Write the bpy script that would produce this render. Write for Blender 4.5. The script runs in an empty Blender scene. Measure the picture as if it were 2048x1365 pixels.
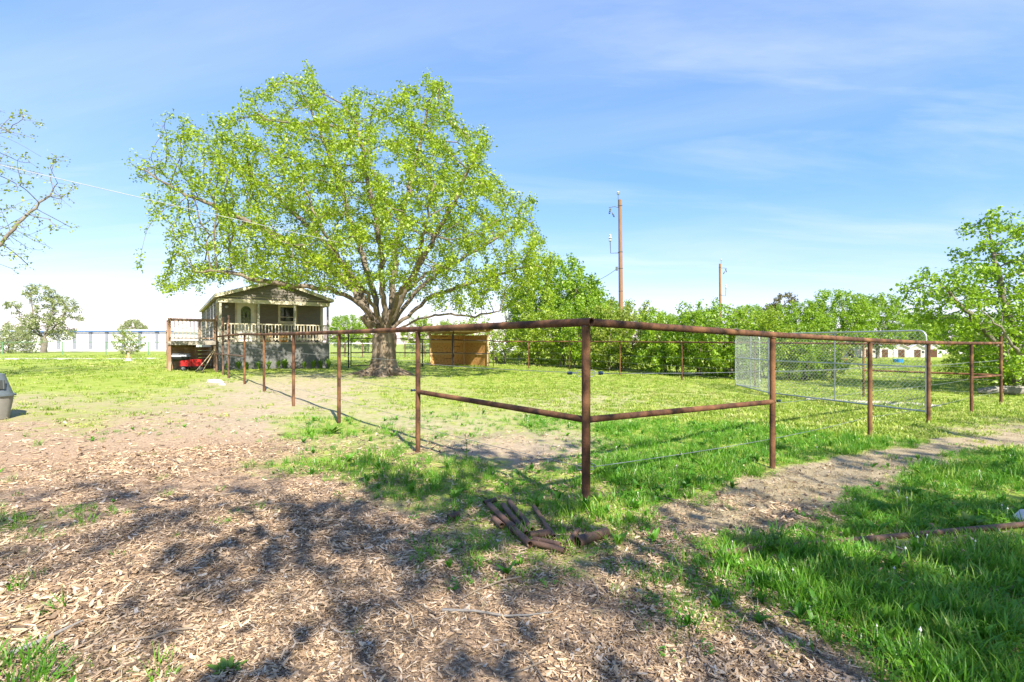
import bpy, bmesh, math, random
import numpy as np
from mathutils import Vector, Matrix, Euler

R = math.radians
random.seed(7)
rng = np.random.default_rng(11)
scene = bpy.context.scene
C = scene.collection

# ------------------------------------------------------------------ camera
CAM_H, F, HY = 1.37, 1000.0, 688.0          # eye height, focal length in photo pixels, horizon row
cam_d = bpy.data.cameras.new('camera')
cam_d.sensor_width = 36.0
cam_d.lens = 36.0 * F / 2048.0
cam_d.shift_y = (HY - 682.5) / 2048.0
cam_d.clip_start, cam_d.clip_end = 0.05, 3000
cam = bpy.data.objects.new('camera', cam_d)
cam.location = (0, 0, CAM_H)
cam.rotation_euler = (R(90), 0, 0)
C.objects.link(cam)
scene.camera = cam
scene.render.resolution_x, scene.render.resolution_y = 1024, 682

# ------------------------------------------------------------------ light
SUN_EL = R(43.0)
SUN_TO = Vector((0.41, -0.91, 0)).normalized()      # ground direction towards the sun
w = bpy.data.worlds.new('World')
scene.world = w
w.use_nodes = True
nt = w.node_tree
nt.nodes.clear()
def wn(t, **k):
    n = nt.nodes.new(t)
    for a, b in k.items():
        setattr(n, a, b)
    return n
out = wn('ShaderNodeOutputWorld')
bg = wn('ShaderNodeBackground')
bg.inputs['Strength'].default_value = 0.11
sky = wn('ShaderNodeTexSky', sky_type='NISHITA', sun_disc=False)
sky.sun_elevation = SUN_EL
sky.sun_rotation = math.atan2(SUN_TO.x, SUN_TO.y)
sky.altitude = 200
sky.air_density = 1.0
sky.dust_density = 0.25
sky.ozone_density = 2.0
# soften the range of the sky per channel, as the photograph's tone curve does
sc_ = wn('ShaderNodeSeparateColor'); hsv = wn('ShaderNodeCombineColor')
nt.links.new(sky.outputs[0], sc_.inputs[0])
for ch, ex, kk in ((0, 1.12, .42), (1, .77, .72), (2, .36, 2.0)):
    pw = wn('ShaderNodeMath', operation='POWER'); pw.inputs[1].default_value = ex
    ml = wn('ShaderNodeMath', operation='MULTIPLY'); ml.inputs[1].default_value = kk
    nt.links.new(sc_.outputs[ch], pw.inputs[0]); nt.links.new(pw.outputs[0], ml.inputs[0]); nt.links.new(ml.outputs[0], hsv.inputs[ch])
# thin cirrus on a plane high above: direction divided by its height
tc = wn('ShaderNodeTexCoord')
sep = wn('ShaderNodeSeparateXYZ')
nt.links.new(tc.outputs['Generated'], sep.inputs[0])
mz = wn('ShaderNodeMath', operation='MAXIMUM'); mz.inputs[1].default_value = 0.0
nt.links.new(sep.outputs['Z'], mz.inputs[0])
az = wn('ShaderNodeMath', operation='ADD'); az.inputs[1].default_value = 0.12
nt.links.new(mz.outputs[0], az.inputs[0])
dx = wn('ShaderNodeMath', operation='DIVIDE'); dy = wn('ShaderNodeMath', operation='DIVIDE')
nt.links.new(sep.outputs['X'], dx.inputs[0]); nt.links.new(az.outputs[0], dx.inputs[1])
nt.links.new(sep.outputs['Y'], dy.inputs[0]); nt.links.new(az.outputs[0], dy.inputs[1])
cb = wn('ShaderNodeCombineXYZ')
nt.links.new(dx.outputs[0], cb.inputs[0]); nt.links.new(dy.outputs[0], cb.inputs[1])
def cloud_layer(rot, sx, sy, scale, lo, hi, loc):
    mp = wn('ShaderNodeMapping')
    mp.inputs['Location'].default_value = loc
    mp.inputs['Rotation'].default_value = (0, 0, R(rot))
    mp.inputs['Scale'].default_value = (sx, sy, 1)
    nt.links.new(cb.outputs[0], mp.inputs[0])
    n = wn('ShaderNodeTexNoise')
    n.inputs['Scale'].default_value = scale
    n.inputs['Detail'].default_value = 9
    n.inputs['Roughness'].default_value = 0.58
    n.inputs['Distortion'].default_value = 0.5
    nt.links.new(mp.outputs[0], n.inputs['Vector'])
    rp = wn('ShaderNodeMapRange'); rp.interpolation_type = 'SMOOTHSTEP'
    rp.inputs['From Min'].default_value = lo; rp.inputs['From Max'].default_value = hi
    nt.links.new(n.outputs['Fac'], rp.inputs['Value'])
    return rp.outputs[0]
c1 = cloud_layer(28, 0.45, 1.9, 1.0, 0.38, 0.88, (2.3, 0.9, 0))
c2 = cloud_layer(10, 0.35, 0.8, 0.7, 0.40, 0.90, (5.1, 2.2, 0))
cm = wn('ShaderNodeMath', operation='MAXIMUM')
nt.links.new(c1, cm.inputs[0]); nt.links.new(c2, cm.inputs[1])
cs = wn('ShaderNodeMath', operation='MULTIPLY'); cs.inputs[1].default_value = 0.5
nt.links.new(cm.outputs[0], cs.inputs[0])
mx = wn('ShaderNodeMix', data_type='RGBA')
nt.links.new(cs.outputs[0], mx.inputs['Factor'])
nt.links.new(hsv.outputs[0], mx.inputs['A'])
mx.inputs['B'].default_value = (2.9, 3.05, 3.3, 1)
nt.links.new(mx.outputs['Result'], bg.inputs['Color'])
nt.links.new(bg.outputs[0], out.inputs[0])

sd = bpy.data.lights.new('sun', 'SUN')
sd.energy = 3.3
sd.angle = R(0.53)
sd.color = (1.0, 0.94, 0.83)
sun = bpy.data.objects.new('sun', sd)
sv = Vector((SUN_TO.x * math.cos(SUN_EL), SUN_TO.y * math.cos(SUN_EL), math.sin(SUN_EL)))
sun.rotation_euler = sv.to_track_quat('Z', 'Y').to_euler()
sun.location = sv * 60
C.objects.link(sun)
vs = scene.view_settings
vs.view_transform = 'Standard'; vs.look = 'None'; vs.gamma = 1.0
vs.use_curve_mapping = False
vs.exposure = 1.8

# ------------------------------------------------------------------ terrain and projection
def vnoise(x, y, s, seed=0):
    """cheap smooth value noise 0..1"""
    x = np.asarray(x) * s + seed * 17.3; y = np.asarray(y) * s - seed * 9.1
    xi = np.floor(x).astype(np.int64); yi = np.floor(y).astype(np.int64); xf = x - xi; yf = y - yi
    def h(a, b):
        t = np.sin(a * 127.1 + b * 311.7 + seed * 74.7) * 43758.5453
        return t - np.floor(t)
    u = xf * xf * (3 - 2 * xf); v = yf * yf * (3 - 2 * yf)
    return (h(xi, yi) * (1 - u) + h(xi + 1, yi) * u) * (1 - v) + (h(xi, yi + 1) * (1 - u) + h(xi + 1, yi + 1) * u) * v
def gz(x, y):
    x = np.asarray(x, float); y = np.asarray(y, float)
    z = -0.26 * np.tanh((x - 0.6) / 15.0)
    z = z + 0.018 * np.sin(x * 1.1 + 0.6 * y) * np.cos(y * 0.9 - 0.4 * x) + 0.012 * np.sin(2.3 * x - 1.7 * y)
    near = np.clip(1 - np.hypot(x, y) / 14, 0, 1)
    return z + near * ((vnoise(x, y, 6, 8) - .5) * 0.024 + (vnoise(x, y, 2.2, 9) - .5) * 0.04)
def g(x, y):
    return float(gz(x, y))
def atd(px, d, z=None):
    """ground point in the direction of photo column px at distance d"""
    x = (px - 1024) * d / F
    return Vector((x, d, g(x, d) if z is None else z))
def atz(px, py, d):
    return Vector(((px - 1024) * d / F, d, CAM_H + (HY - py) * d / F))
def on_ground(px, py):
    z = 0.0
    for _ in range(8):
        d = (CAM_H - z) * F / (py - HY)
        z = g((px - 1024) * d / F, d)
    return Vector(((px - 1024) * d / F, d, z))

# ------------------------------------------------------------------ materials
MATS = {}
def new_mat(name):
    m = bpy.data.materials.new(name)
    m.use_nodes = True
    MATS[name] = m
    n = m.node_tree.nodes
    return m, n, m.node_tree.links, n['Principled BSDF']
def mat(name, c1, c2=None, scale=6.0, rough=0.7, bump=0.0, bscale=None, stretch=(1, 1, 1), metal=0.0, lo=0.35, hi=0.65, c3=None, s3=1.5, coord='Object', spec=0.3):
    m, n, l, b = new_mat(name)
    b.inputs['Roughness'].default_value = rough
    b.inputs['Metallic'].default_value = metal
    b.inputs['Specular IOR Level'].default_value = spec
    if c2 is None:
        c2 = tuple(v * 0.8 for v in c1)
    t = n.new('ShaderNodeTexCoord')
    mp = n.new('ShaderNodeMapping'); mp.inputs['Scale'].default_value = stretch
    l.new(t.outputs[coord], mp.inputs[0])
    no = n.new('ShaderNodeTexNoise'); no.inputs['Scale'].default_value = scale; no.inputs['Detail'].default_value = 6
    no.inputs['Roughness'].default_value = 0.65
    l.new(mp.outputs[0], no.inputs['Vector'])
    r = n.new('ShaderNodeValToRGB')
    r.color_ramp.elements[0].position = lo; r.color_ramp.elements[0].color = (*c1, 1)
    r.color_ramp.elements[1].position = hi; r.color_ramp.elements[1].color = (*c2, 1)
    l.new(no.outputs['Fac'], r.inputs[0])
    col = r.outputs[0]
    if c3 is not None:
        n3 = n.new('ShaderNodeTexNoise'); n3.inputs['Scale'].default_value = s3; n3.inputs['Detail'].default_value = 5
        l.new(mp.outputs[0], n3.inputs['Vector'])
        mr = n.new('ShaderNodeMapRange'); mr.inputs['From Min'].default_value = 0.48; mr.inputs['From Max'].default_value = 0.66
        l.new(n3.outputs['Fac'], mr.inputs['Value'])
        mm = n.new('ShaderNodeMix'); mm.data_type = 'RGBA'
        l.new(mr.outputs[0], mm.inputs['Factor']); l.new(col, mm.inputs['A']); mm.inputs['B'].default_value = (*c3, 1)
        col = mm.outputs['Result']
    l.new(col, b.inputs['Base Color'])
    if bump:
        bn = n.new('ShaderNodeTexNoise'); bn.inputs['Scale'].default_value = bscale or scale * 3; bn.inputs['Detail'].default_value = 6
        l.new(mp.outputs[0], bn.inputs['Vector'])
        bu = n.new('ShaderNodeBump'); bu.inputs['Strength'].default_value = bump; bu.inputs['Distance'].default_value = 0.02
        l.new(bn.outputs['Fac'], bu.inputs['Height']); l.new(bu.outputs[0], b.inputs['Normal'])
    return m
def leaf_mat(name, dark, light, trans=0.45, warm=None):
    m, n, l, b = new_mat(name)
    n.remove(b)
    o = n['Material Output']
    at = n.new('ShaderNodeAttribute'); at.attribute_name = 'tint'
    r = n.new('ShaderNodeValToRGB')
    r.color_ramp.elements[0].color = (*dark, 1); r.color_ramp.elements[1].color = (*light, 1)
    if warm:
        e = r.color_ramp.elements.new(0.93); e.color = (*warm, 1)
        r.color_ramp.elements[1].position = 0.85
    l.new(at.outputs['Fac'], r.inputs[0])
    d = n.new('ShaderNodeBsdfDiffuse'); t = n.new('ShaderNodeBsdfTranslucent'); gl = n.new('ShaderNodeBsdfGlossy')
    gl.inputs['Roughness'].default_value = 0.45; gl.inputs['Color'].default_value = (1, 1, 1, 1)
    l.new(r.outputs[0], d.inputs['Color']); l.new(r.outputs[0], t.inputs['Color'])
    m1 = n.new('ShaderNodeMixShader'); m1.inputs[0].default_value = trans
    l.new(d.outputs[0], m1.inputs[1]); l.new(t.outputs[0], m1.inputs[2])
    m2 = n.new('ShaderNodeMixShader'); m2.inputs[0].default_value = 0.035
    l.new(m1.outputs[0], m2.inputs[1]); l.new(gl.outputs[0], m2.inputs[2])
    l.new(m2.outputs[0], o.inputs[0])
    return m
def inst_mat(name, stops, trans=0.0, rough=0.8):
    """colour picked per scattered instance"""
    m, n, l, b = new_mat(name)
    oi = n.new('ShaderNodeObjectInfo')
    r = n.new('ShaderNodeValToRGB'); r.color_ramp.interpolation = 'LINEAR'
    el = r.color_ramp.elements
    el[0].position, el[0].color = stops[0][0], (*stops[0][1], 1)
    el[1].position, el[1].color = stops[-1][0], (*stops[-1][1], 1)
    for p, c in stops[1:-1]:
        e = el.new(p); e.color = (*c, 1)
    l.new(oi.outputs['Random'], r.inputs[0])
    if trans:
        n.remove(b)
        d = n.new('ShaderNodeBsdfDiffuse'); t = n.new('ShaderNodeBsdfTranslucent'); gl = n.new('ShaderNodeBsdfGlossy'); gl.inputs['Roughness'].default_value = 0.4
        l.new(r.outputs[0], d.inputs[0]); l.new(r.outputs[0], t.inputs[0])
        m1 = n.new('ShaderNodeMixShader'); m1.inputs[0].default_value = trans
        l.new(d.outputs[0], m1.inputs[1]); l.new(t.outputs[0], m1.inputs[2])
        m2 = n.new('ShaderNodeMixShader'); m2.inputs[0].default_value = 0.03
        l.new(m1.outputs[0], m2.inputs[1]); l.new(gl.outputs[0], m2.inputs[2])
        l.new(m2.outputs[0], n['Material Output'].inputs[0])
    else:
        b.inputs['Roughness'].default_value = rough
        b.inputs['Specular IOR Level'].default_value = 0.2
        l.new(r.outputs[0], b.inputs['Base Color'])
    return m

mat('rust', (0.036, 0.022, 0.016), (0.14, 0.062, 0.031), scale=9, rough=0.8, bump=0.3, bscale=70, c3=(0.235, 0.115, 0.052), s3=2.6, spec=0.2)
mat('rust_dark', (0.06, 0.042, 0.033), (0.16, 0.088, 0.056), scale=7, rough=0.7, bump=0.3, bscale=70, c3=(0.21, 0.12, 0.078), s3=4)
mat('black_pipe', (0.025, 0.022, 0.02), (0.06, 0.04, 0.03), scale=6, rough=0.6)
mat('wire', (0.42, 0.43, 0.43), (0.30, 0.30, 0.30), rough=0.4, metal=0.7)
mat('insulator', (0.01, 0.03, 0.06), rough=0.5)
mat('galv', (0.46, 0.48, 0.49), (0.34, 0.36, 0.37), scale=9, rough=0.42, metal=0.55)
mat('galv_wire', (0.75, 0.77, 0.77), (0.6, 0.62, 0.62), rough=0.4, metal=0.35)
mat('pole_wood', (0.30, 0.17, 0.09), (0.20, 0.11, 0.06), scale=5, stretch=(6, 6, 0.4), rough=0.9, bump=0.3)
mat('pole_metal', (0.10, 0.12, 0.12), rough=0.5)
mat('porcelain', (0.55, 0.56, 0.56), rough=0.3)
mat('siding', (0.17, 0.15, 0.125), (0.215, 0.19, 0.16), scale=5, stretch=(1, 1, 5), rough=0.85, bump=0.15, bscale=30)
mat('skirt', (0.145, 0.145, 0.135), (0.175, 0.172, 0.162), scale=3, rough=0.85, bump=0.1, bscale=80)
mat('cream', (0.66, 0.58, 0.42), (0.56, 0.48, 0.34), scale=4, rough=0.7, c3=(0.45, 0.40, 0.31), s3=3)
mat('porch_wood', (0.46, 0.42, 0.33), (0.30, 0.28, 0.23), scale=6, rough=0.85, bump=0.2, stretch=(4, 4, 1))
mat('door_white', (0.74, 0.71, 0.62), (0.66, 0.63, 0.55), rough=0.5)
mat('shingle', (0.16, 0.14, 0.12), (0.22, 0.19, 0.16), scale=18, rough=0.95, bump=0.5)
mat('deck_wood', (0.30, 0.17, 0.10), (0.19, 0.12, 0.085), scale=5, rough=0.85, bump=0.3, stretch=(3, 3, 1), c3=(0.38, 0.27, 0.19), s3=1.7)
mat('deck_grey', (0.40, 0.36, 0.30), (0.27, 0.22, 0.18), scale=5, rough=0.9, bump=0.3, stretch=(1, 4, 4))
mat('osb', (0.55, 0.28, 0.085), (0.70, 0.41, 0.16), scale=14, rough=0.8, bump=0.15, c3=(0.44, 0.21, 0.065), s3=9)
mat('lumber', (0.66, 0.46, 0.24), (0.56, 0.37, 0.18), scale=5, rough=0.8, stretch=(1, 6, 6))
mat('red_paint', (0.55, 0.02, 0.02), (0.42, 0.015, 0.015), rough=0.4)
mat('dark_steel', (0.03, 0.03, 0.032), rough=0.45, metal=0.3)
mat('grey_lid', (0.22, 0.23, 0.24), (0.17, 0.17, 0.18), rough=0.35, metal=0.4)
mat('rubber', (0.02, 0.02, 0.02), rough=0.8)
mat('handle_wood', (0.46, 0.36, 0.23), (0.35, 0.27, 0.17), rough=0.7)
mat('limestone', (0.72, 0.68, 0.60), (0.55, 0.51, 0.44), scale=6, rough=0.95, bump=0.5)
mat('cone', (0.50, 0.20, 0.10), (0.62, 0.34, 0.22), scale=5, rough=0.7)
mat('cone_white', (0.72, 0.66, 0.58), rough=0.7)
mat('green_pipe', (0.10, 0.22, 0.10), (0.16, 0.27, 0.14), rough=0.6)
mat('white_steel', (0.74, 0.74, 0.73), (0.67, 0.67, 0.66), rough=0.6)
mat('grey_steel', (0.23, 0.25, 0.27), rough=0.6)
mat('blue_trim', (0.05, 0.14, 0.30), rough=0.5)
mat('crate_low', (0.25, 0.235, 0.20), (0.21, 0.19, 0.165), rough=0.6)
mat('crate_top', (0.13, 0.155, 0.165), (0.10, 0.12, 0.13), rough=0.5)
mat('vent_dark', (0.05, 0.055, 0.05), rough=0.7)
mat('cardboard', (0.55, 0.36, 0.17), (0.47, 0.30, 0.14), rough=0.85)
mat('amber_cloth', (0.52, 0.25, 0.05), (0.42, 0.2, 0.04), rough=0.9)
mat('hutch_white', (0.74, 0.70, 0.66), (0.62, 0.57, 0.52), scale=2, rough=0.7)
mat('brown_roof', (0.20, 0.10, 0.075), (0.27, 0.15, 0.11), scale=1, rough=0.8)
mat('dark_wood', (0.12, 0.06, 0.035), rough=0.85)
mat('tub_blue', (0.02, 0.22, 0.52), rough=0.45)
mat('tub_orange', (0.75, 0.22, 0.02), rough=0.5)
mat('cable', (0.42, 0.43, 0.44), (0.5, 0.5, 0.5), rough=0.5)
mat('bark', (0.25, 0.185, 0.125), (0.075, 0.053, 0.038), scale=5, stretch=(2.2, 2.2, 0.55), rough=0.95, bump=1.0, bscale=11, c3=(0.31, 0.245, 0.175), s3=2.5)
mat('bark_thin', (0.24, 0.19, 0.14), (0.105, 0.082, 0.06), scale=4, rough=0.95)
mat('bark_grey', (0.25, 0.22, 0.18), (0.15, 0.125, 0.10), scale=3, rough=0.95, bump=0.5)
mat('root_wood', (0.30, 0.28, 0.25), (0.2, 0.18, 0.16), rough=0.95, bump=0.6)
leaf_mat('leaf_hero', (0.13, 0.25, 0.008), (0.50, 0.62, 0.03), 0.52)
leaf_mat('leaf_bush', (0.17, 0.29, 0.014), (0.45, 0.57, 0.04), 0.5)
leaf_mat('leaf_tree', (0.14, 0.29, 0.014), (0.39, 0.55, 0.03), 0.5)
leaf_mat('leaf_drab', (0.24, 0.29, 0.10), (0.44, 0.48, 0.21), 0.45)
leaf_mat('leaf_oak', (0.09, 0.085, 0.02), (0.19, 0.17, 0.05), 0.3)
leaf_mat('leaf_sparse', (0.19, 0.27, 0.03), (0.42, 0.48, 0.07), 0.48)
leaf_mat('leaf_plant', (0.10, 0.21, 0.015), (0.22, 0.36, 0.04), 0.4)
def glass_mat(name, col):
    m, n, l, b = new_mat(name)
    b.inputs['Base Color'].default_value = (*col, 1); b.inputs['Roughness'].default_value = 0.06
    b.inputs['Specular IOR Level'].default_value = 0.9
    return m
glass_mat('glass', (0.02, 0.025, 0.022))
m_lead = mat('leaded', (0.03, 0.06, 0.02), (0.16, 0.2, 0.08), scale=9, rough=0.15, spec=0.8)

# ------------------------------------------------------------------ mesh helpers
def link_mesh(name, me, m, parent=None, smooth=False):
    o = bpy.data.objects.new(name, me)
    if m is not None and not me.materials:
        me.materials.append(MATS[m] if isinstance(m, str) else m)
    if smooth:
        me.polygons.foreach_set('use_smooth', np.ones(len(me.polygons), bool))
    C.objects.link(o)
    if parent is not None:
        o.parent = parent
    return o
def tag(o, label=None, cat=None, group=None, kind=None):
    if label: o['label'] = label
    if cat: o['category'] = cat
    if group: o['group'] = group
    if kind: o['kind'] = kind
    return o
def thing(name, label, cat, loc=(0, 0, 0), rz=0.0, group=None):
    o = bpy.data.objects.new(name, None)
    o.empty_display_size = 0.2
    o.location = loc; o.rotation_euler = (0, 0, rz)
    C.objects.link(o)
    return tag(o, label, cat, group)
def frame_of(d):
    d = Vector(d).normalized()
    a = Vector((0, 0, 1)) if abs(d.z) < 0.95 else Vector((1, 0, 0))
    u = d.cross(a).normalized(); v = d.cross(u).normalized()
    return u, v
class MB:
    """collects shapes for one mesh; off = world position of the thing's base"""
    def __init__(s, off=(0, 0, 0)):
        s.v = []; s.f = []; s.o = Vector(off)
    def add(s, vs, fs):
        b = len(s.v)
        s.v += [tuple(Vector(p) - s.o) for p in vs]
        s.f += [tuple(b + i for i in f) for f in fs]
        return s
    def box(s, lo, hi, M=None):
        x0, y0, z0 = lo; x1, y1, z1 = hi
        vs = [Vector(p) for p in ((x0, y0, z0), (x1, y0, z0), (x1, y1, z0), (x0, y1, z0), (x0, y0, z1), (x1, y0, z1), (x1, y1, z1), (x0, y1, z1))]
        if M is not None: vs = [M @ p for p in vs]
        return s.add(vs, [(0, 3, 2, 1), (4, 5, 6, 7), (0, 1, 5, 4), (1, 2, 6, 5), (2, 3, 7, 6), (3, 0, 4, 7)])
    def beam(s, a, b, wu, wv, up=None):
        """rectangular bar from a to b"""
        a = Vector(a); b = Vector(b); d = (b - a).normalized()
        if up is None:
            u, v = frame_of(d)
        else:
            u = d.cross(Vector(up)).normalized(); v = u.cross(d).normalized()
        u = u * wu / 2; v = v * wv / 2
        vs = [a - u - v, a + u - v, a + u + v, a - u + v, b - u - v, b + u - v, b + u + v, b - u + v]
        return s.add(vs, [(0, 3, 2, 1), (4, 5, 6, 7), (0, 1, 5, 4), (1, 2, 6, 5), (2, 3, 7, 6), (3, 0, 4, 7)])
    def tube(s, pts, r, n=8, cap=True):
        pts = [Vector(p) for p in pts]
        rr = r if isinstance(r, (list, tuple)) else [r] * len(pts)
        vs = []; fs = []
        u = v = None
        for i, p in enumerate(pts):
            d = (pts[min(i + 1, len(pts) - 1)] - pts[max(i - 1, 0)]).normalized()
            if u is None:
                u, v = frame_of(d)
            else:
                u = (u - d * u.dot(d)).normalized(); v = d.cross(u).normalized()
            for k in range(n):
                a = 2 * math.pi * k / n
                vs.append(p + (u * math.cos(a) + v * math.sin(a)) * rr[i])
        for i in range(len(pts) - 1):
            for k in range(n):
                k2 = (k + 1) % n
                fs.append((i * n + k, i * n + k2, (i + 1) * n + k2, (i + 1) * n + k))
        if cap:
            fs.append(tuple(range(n - 1, -1, -1)))
            fs.append(tuple((len(pts) - 1) * n + k for k in range(n)))
        return s.add(vs, fs)
    def pipe(s, a, b, r, t=0.004, n=16):
        """hollow pipe, open at both ends"""
        a = Vector(a); b = Vector(b); u, v = frame_of(b - a)
        vs = []
        for p, q in ((a, r), (b, r), (b, r - t), (a, r - t)):
            for k in range(n):
                an = 2 * math.pi * k / n
                vs.append(p + (u * math.cos(an) + v * math.sin(an)) * q)
        fs = []
        for j in range(4):
            for k in range(n):
                k2 = (k + 1) % n; j2 = (j + 1) % 4
                fs.append((j * n + k, j * n + k2, j2 * n + k2, j2 * n + k))
        return s.add(vs, fs)
    def ring(s, c, nrm, r, t, n=16, m=6):
        c = Vector(c); u, v = frame_of(nrm); nn = Vector(nrm).normalized()
        vs = []; fs = []
        for i in range(n):
            a = 2 * math.pi * i / n; e = u * math.cos(a) + v * math.sin(a)
            for j in range(m):
                b = 2 * math.pi * j / m
                vs.append(c + e * (r + t * math.cos(b)) + nn * t * math.sin(b))
        for i in range(n):
            for j in range(m):
                i2 = (i + 1) % n; j2 = (j + 1) % m
                fs.append((i * m + j, i2 * m + j, i2 * m + j2, i * m + j2))
        return s.add(vs, fs)
    def lathe(s, c, prof, n=16, axis=None):
        c = Vector(c)
        ax = Vector(axis or (0, 0, 1)).normalized(); u, v = frame_of(ax)
        vs = []; fs = []
        for r_, z_ in prof:
            for k in range(n):
                a = 2 * math.pi * k / n
                vs.append(c + ax * z_ + (u * math.cos(a) + v * math.sin(a)) * r_)
        for i in range(len(prof) - 1):
            for k in range(n):
                k2 = (k + 1) % n
                fs.append((i * n + k, i * n + k2, (i + 1) * n + k2, (i + 1) * n + k))
        fs.append(tuple(range(n - 1, -1, -1))); fs.append(tuple((len(prof) - 1) * n + k for k in range(n)))
        return s.add(vs, fs)
    def prism(s, pts, d):
        """polygon extruded by vector d"""
        n = len(pts); d = Vector(d)
        vs = [Vector(p) for p in pts] + [Vector(p) + d for p in pts]
        fs = [tuple(range(n - 1, -1, -1)), tuple(range(n, 2 * n))] + [(i, (i + 1) % n, n + (i + 1) % n, n + i) for i in range(n)]
        return s.add(vs, fs)
    def build(s, name, m, parent=None, smooth=False, angle=None):
        me = bpy.data.meshes.new(name)
        me.from_pydata(s.v, [], s.f)
        bm = bmesh.new(); bm.from_mesh(me)
        bmesh.ops.recalc_face_normals(bm, faces=bm.faces)
        bm.to_mesh(me); bm.free()
        me.update()
        o = link_mesh(name, me, m, parent)
        if smooth:
            me.polygons.foreach_set('use_smooth', np.ones(len(me.polygons), bool))
            me.set_sharp_from_angle(angle=R(40))
        return o
def arr_mesh(name, verts, faces, m, attr=None):
    """mesh from numpy arrays: verts (n,3), faces (k,3|4)"""
    me = bpy.data.meshes.new(name)
    k = faces.shape[1]
    me.vertices.add(len(verts)); me.vertices.foreach_set('co', np.ascontiguousarray(verts, np.float32).ravel())
    me.loops.add(faces.size); me.loops.foreach_set('vertex_index', np.ascontiguousarray(faces, np.int32).ravel())
    me.polygons.add(len(faces)); me.polygons.foreach_set('loop_start', np.arange(0, faces.size, k, dtype=np.int32))
    me.update(calc_edges=True)
    if attr is not None:
        a = me.attributes.new('tint', 'FLOAT', 'POINT'); a.data.foreach_set('value', np.ascontiguousarray(attr, np.float32))
    if m: me.materials.append(MATS[m])
    return me

# ------------------------------------------------------------------ ground: what grows where
ROWS = [700, 735, 750, 775, 800, 830, 860, 900, 940, 980, 1030, 1080, 1130, 1180, 1240, 1300, 1365]
GRASS = ['88888888888888888', '88888888888888888', '99975456888899998', '77753355666677776', '44543356545566777',
         '45433545556777777', '35332744558899943', '21112464236789678', '42115777457883699', '42112248989733899',
         '64211114797327999', '53311115763578999', '32211114544789999', '22221123324778999', '34321111223656899',
         '55321111112334689', '65421111111223679']
MULCH = ['00000000000000000', '00000000000000000', '00000000000000000', '11100000000000000', '22221000000000000',
         '44431000000000000', '66664200200000032', '99999753310000012', '99999876543210211', '99999987654332321',
         '99999999999976432', '99999999999988664', '99999999999999888', '99999999999999999', '99999999999999999',
         '99999999999999999', '99999999999999999']
STRAW = ['00000000000000000', '00000000000000000', '00000000000000000', '00000000000000000', '00000000000033300',
         '00000000000022220', '00000000000000288', '00000000000003960', '00000000002238700', '00000000012777200',
         '00000000036632000', '00000000034210000', '00000000012200000', '00000000001100000', '00000000000000000',
         '00000000000000000', '00000000000000000']
def grid(rows):
    return np.array([[int(c) for c in r] for r in rows], float) / 9.0
GG, GM, GS = grid(GRASS), grid(MULCH), grid(STRAW)
ROWA = np.array(ROWS, float)
STRIP = [tuple(on_ground(*p).xy) for p in ((1400, 1037), (1480, 1010), (1570, 982), (1720, 935), (1880, 898), (2060, 872), (2250, 858))]
def zones(x, y):
    x = np.asarray(x, float); y = np.asarray(y, float)
    yy = np.maximum(y, 1.2)
    jx = (vnoise(x, y, 1.3, 3) - 0.5) * 0.7 + (vnoise(x, y, 4.1, 5) - .5) * 0.25
    jy = (vnoise(x, y, 1.1, 4) - 0.5) * 0.7 + (vnoise(x, y, 3.7, 6) - .5) * 0.25
    sc = np.clip(yy / 6.0, 0.35, 2.5)
    xj = x + jx * sc; yj = np.maximum(yy + jy * sc, 1.2)
    px = np.clip(1024 + F * xj / yj, 0, 2048) / 128.0
    py = np.clip(HY + F * (CAM_H - gz(x, y)) / yj, 700, 1365)
    r = np.clip(np.searchsorted(ROWA, py) - 1, 0, len(ROWS) - 2)
    fr = (py - ROWA[r]) / (ROWA[r + 1] - ROWA[r])
    c = np.clip(np.floor(px).astype(int), 0, 15); fc = px - c
    def lk(G):
        return (G[r, c] * (1 - fc) + G[r, c + 1] * fc) * (1 - fr) + (G[r + 1, c] * (1 - fc) + G[r + 1, c + 1] * fc) * fr
    gr, mu, st = lk(GG), lk(GM), lk(GS)
    dmin = np.full(x.shape, 9.0)
    for p, q in zip(STRIP[:-1], STRIP[1:]):
        t = np.clip(((x - p[0]) * (q[0] - p[0]) + (y - p[1]) * (q[1] - p[1])) / ((q[0] - p[0]) ** 2 + (q[1] - p[1]) ** 2), 0, 1)
        dmin = np.minimum(dmin, np.hypot(x - p[0] - t * (q[0] - p[0]), y - p[1] - t * (q[1] - p[1])))
    worn = np.clip((.46 + (vnoise(x, y, 3.2, 51) - .5) * .5 - dmin) / .3, 0, 1)
    gr = gr * (1 - .8 * worn); st = np.maximum(st, .95 * worn); mu = mu * (1 - .5 * worn)
    far = np.clip((y - 45) / 20, 0, 1)
    gr = gr * (1 - far) + 0.9 * far
    return gr, mu, st

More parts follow.
